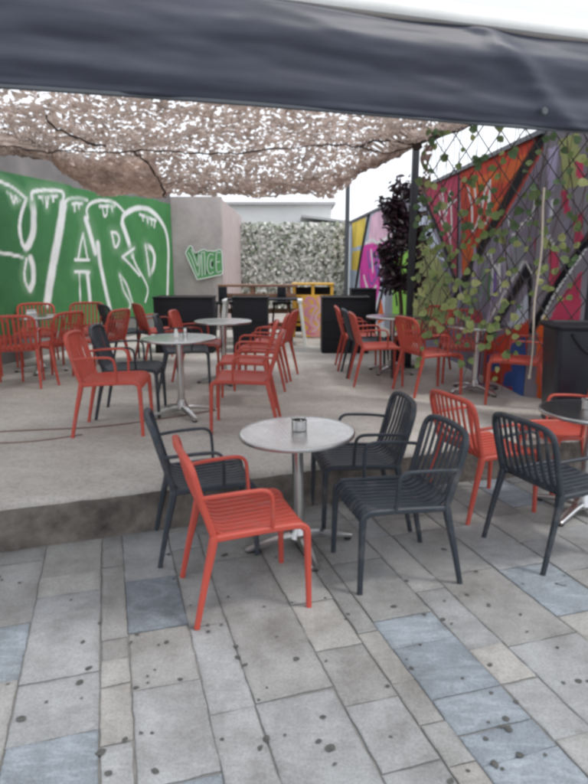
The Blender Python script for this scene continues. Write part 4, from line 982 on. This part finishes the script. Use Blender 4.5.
r = empty('dark_post', (1.56, 8.15, FZ), 0, 'dark square post beside the purple shrub, holding the net', 'post')
mb = MB(); mb.box((0, 0, 1.42), (.085, .085, 2.84), 0, .006); mb.build('shaft', M['post'], r)
mb = MB(); mb.box((0, 0, .008), (.22, .22, .016), 0, .003); mb.build('base_plate', M['post'], r)
def trellis():
    A = Vector((1.245, 6.12)); B = Vector((2.60, 5.32)); d = (B - A).normalized(); L = (B - A).length; n = Vector((d.y, -d.x))   # n faces the street
    if n.y > 0: n = -n
    r = empty('trellis', (A.x, A.y, FZ), 0, 'dark diamond trellis running out to a black post beside the bin', 'trellis')
    def P(s, z, o=0): return Vector((d.x * s + n.x * o, d.y * s + n.y * o, z))
    rz = math.atan2(d.y, d.x)
    for s, wd in ((L, .065),):
        mb = MB(); q = P(s, 1.45); mb.box(q, (wd, wd, 2.9), rz, .004); mb.build('post', M['post'], r)
    z0, z1 = .62, 2.80; mb = MB(); st = .205
    for sgn, off in ((1, .006), (-1, -.006)):
        slope = 1.45; k = -30
        while k < 40:
            # line z = z0 + sgn*slope*(s - k*st), clipped to the panel
            pts = []
            for s in (0.03, L - .03):
                z = z0 + sgn * slope * (s - k * st)
                pts.append((s, z))
            (s0, a), (s1, b) = pts
            def clip(z): return s0 + (z - a) * (s1 - s0) / (b - a)
            lo, hi = s0, s1
            for zz in (z0, z1):
                c = clip(zz)
                if sgn > 0:
                    if zz == z0: lo = max(lo, c)
                    else: hi = min(hi, c)
                else:
                    if zz == z0: hi = min(hi, c)
                    else: lo = max(lo, c)
            if hi - lo > .02:
                f = lambda s: z0 + sgn * slope * (s - k * st)
                mb.sweep([P(lo, f(lo), off), P((lo + hi) / 2, f((lo + hi) / 2), off + .002), P(hi, f(hi), off)], .0085, .005, 6, sq=1.6)
            k += 1
    mb.build('lattice', M['lattice'], r)
    mb = MB(); mb.sweep([P(-.02, 2.82), P(L, 2.82)], .014, .014, 8); mb.build('top_bar', M['post'], r)
    # leafy garland woven through it, trailing below
    v = empty('leaf_garland', (A.x, A.y, FZ), 0, 'garland of round pale green leaves woven through the diamond trellis', 'plant')
    rng = random.Random(77); it = []; mb = MB()
    G1 = [(.23, .30, .10), (.29, .34, .12), (.19, .26, .09), (.36, .39, .16), (.16, .22, .08)]; G2 = [(.10, .17, .075), (.08, .14, .06), (.14, .20, .08)]
    for j in range(36):
        s = ((j + rng.uniform(.1, .9)) / 36) ** 1.12 * L; zt = rng.uniform(2.2, 2.85)
        zb = rng.uniform(.1, .9) if s < L * .62 else rng.uniform(1.0, 1.6)
        z = zt; path = []; ph = rng.uniform(0, 6)
        while z > zb:
            path.append(P(min(max(s + .05 * math.sin(z * 5 + ph), .02), L - .02), z, .022 + .02 * math.sin(z * 7 + ph))); z -= .11
        if len(path) < 4: continue
        mb.sweep(path, .0028, None, 5)
        for p in path:
            if rng.random() < (.44 if p.z > 1.5 else .66 if p.z < .95 else .5):
                c = p + Vector((rng.uniform(-.06, .06), 0, rng.uniform(-.05, .05))) + Vector((n.x, n.y, 0)) * rng.uniform(.0, .06)
                nn = Vector((n.x, n.y, 0)) + Vector((rng.uniform(-.7, .7), rng.uniform(-.5, .5), rng.uniform(-.5, .8))); a, b = frame(nn, rng)
                it.append((c, a, b, rng.uniform(.024, .045), rng.choice(G1 if rng.random() < (.45 if p.z > 1.6 else .85) else G2)))  # upper leaves more often dark: their shade is put into the leaf colour
    V, Fc, C = leaf_mesh(it, ROUND); raw('leaves', V, Fc, M['leaf'], v, C)
    mb.build('stems', M['bark'], v)
trellis()
# pale rope dangling in front of the trellis
mb = MB(); pr = [(.010 * math.sin(z * 7), .004 * math.sin(z * 4), z) for z in np.linspace(0, 1.64, 34)]
mb.sweep(pr, .0085, None, 8); mb.lathe([(0, -.02), (.013, -.015), (.016, 0), (.012, .02), (0, .022)], 10)
o = mb.build('hanging_rope', M['cream']); o.location = (2.14, 5.36, FZ + .38); tag(o, 'pale cream rope dangling straight down in front of the trellis', 'rope')

# ================================================================ BIN
def litter_bin():
    r = empty('litter_bin', (2.47, 5.10, FZ), R(-8), 'dark navy litter bin with overhanging lid at the end of the trellis', 'bin')
    def rr(hx, hy, c, n=6):
        return [(sx * (hx - c) + c * math.cos(a), sy * (hy - c) + c * math.sin(a)) for sx, sy, a0 in ((1, 1, 0), (-1, 1, 90), (-1, -1, 180), (1, -1, 270)) for a in [R(a0 + 90 * k / n) for k in range(n + 1)]]
    def loft(secs, name, mt, par, cap=True):
        mb = MB(); rings = [[mb.bm.verts.new((x, y, z)) for x, y in rr(hx, hy, c)] for hx, hy, c, z in secs]; n = len(rings[0])
        for A, B in zip(rings, rings[1:]):
            for k in range(n): mb.face((A[k], A[(k + 1) % n], B[(k + 1) % n], B[k]))
        if cap: mb.face(rings[0][::-1]); mb.face(rings[-1])
        return mb.build(name, mt, par)
    loft([(.235, .21, .05, .012), (.245, .22, .05, .03), (.285, .245, .055, .85)], 'body', M['binp'], r)
    loft([(.292, .252, .055, .85), (.312, .270, .06, .856), (.316, .274, .06, .88), (.310, .268, .06, .892), (.24, .20, .05, .90), (.225, .185, .05, .885)], 'lid', M['black'], r)
    mb = MB(); mb.sweep(cr([(-.17 + .34 * t, -.250 - .008 + .0, .82 - .155 * math.sin(math.pi * t)) for t in np.linspace(0, 1, 9)], 3), .013, .012, 8); mb.build('scoop_rim', M['black'], r)
    for s in (-1, 1):
        mb = MB(); mb.lathe([(0, 0), (.045, 0), (.045, .012), (0, .012)], 14, (s * .17, .1, 0)); mb.build('foot', M['rubber'], r)
litter_bin()

# ================================================================ SMALL THINGS ON THE GROUND
mb = MB(); pts = [(-4.2, 4.55), (-3.2, 4.72), (-2.3, 4.90), (-1.7, 5.02), (-1.2, 5.30), (-.75, 5.62)]  # cracks in the concrete floor, built as thin raised tubes
pts2 = [(-4.2, 4.30), (-3.3, 4.36), (-2.6, 4.50), (-2.1, 4.58), (-1.75, 4.78)]
mb.sweep([(p.x, p.y, FZ + .005) for p in cr([(x, y, 0) for x, y in pts], 8)], .006, .006, 6); tag(mb.build('crack', M['crackm']), 'reddish brown crack running across the terrace floor under the armchairs', 'crack')
mb = MB(); mb.sweep([(p.x, p.y, FZ + .004) for p in cr([(x, y, 0) for x, y in pts2], 8)], .005, .005, 6); tag(mb.build('crack', M['crackm']), 'shorter reddish crack lying nearer the terrace edge', 'crack')
def litter():
    mb = MB(); rng = random.Random(6)
    sp = list(SPOTS)
    for _ in range(64): 
        x = rng.uniform(-2.0, 2.4); y = rng.uniform(1.3, 3.4)
        if y < edge_y(x) - .2: sp.append((x, y, 0 if rng.random() < .85 else 1))
    for x, y, b in sp:
        s = rng.uniform(.012, .017) if b else rng.uniform(.006, .012); a0 = rng.uniform(0, 6.3); n = 9; el = rng.uniform(1, 1.45)
        top = [mb.bm.verts.new((x + s * el * math.cos(a) * f * math.cos(a0) - s * math.sin(a) * f * math.sin(a0), y + s * el * math.cos(a) * f * math.sin(a0) + s * math.sin(a) * f * math.cos(a0), z))
               for a, f, z in [(k * math.tau / n, rng.uniform(.75, 1.1), .0022 + rng.uniform(0, .0012)) for k in range(n)]]
        c = mb.bm.verts.new((x, y, .0036 + .05 * s))
        for k in range(n): mb.face((top[k], top[(k + 1) % n], c))
        if rng.random() < .02:
            a = rng.uniform(0, 6.3); mb.sweep([(x, y, .005), (x + .03 * math.cos(a), y + .03 * math.sin(a), .006), (x + .05 * math.cos(a + .3), y + .05 * math.sin(a + .3), .005)], .0018, None, 5)
    o = mb.build('leaf_litter', M['litter']); tag(o, 'small dark dry leaves and flattened spots scattered on the flagstones', 'litter', kind='stuff')
litter()
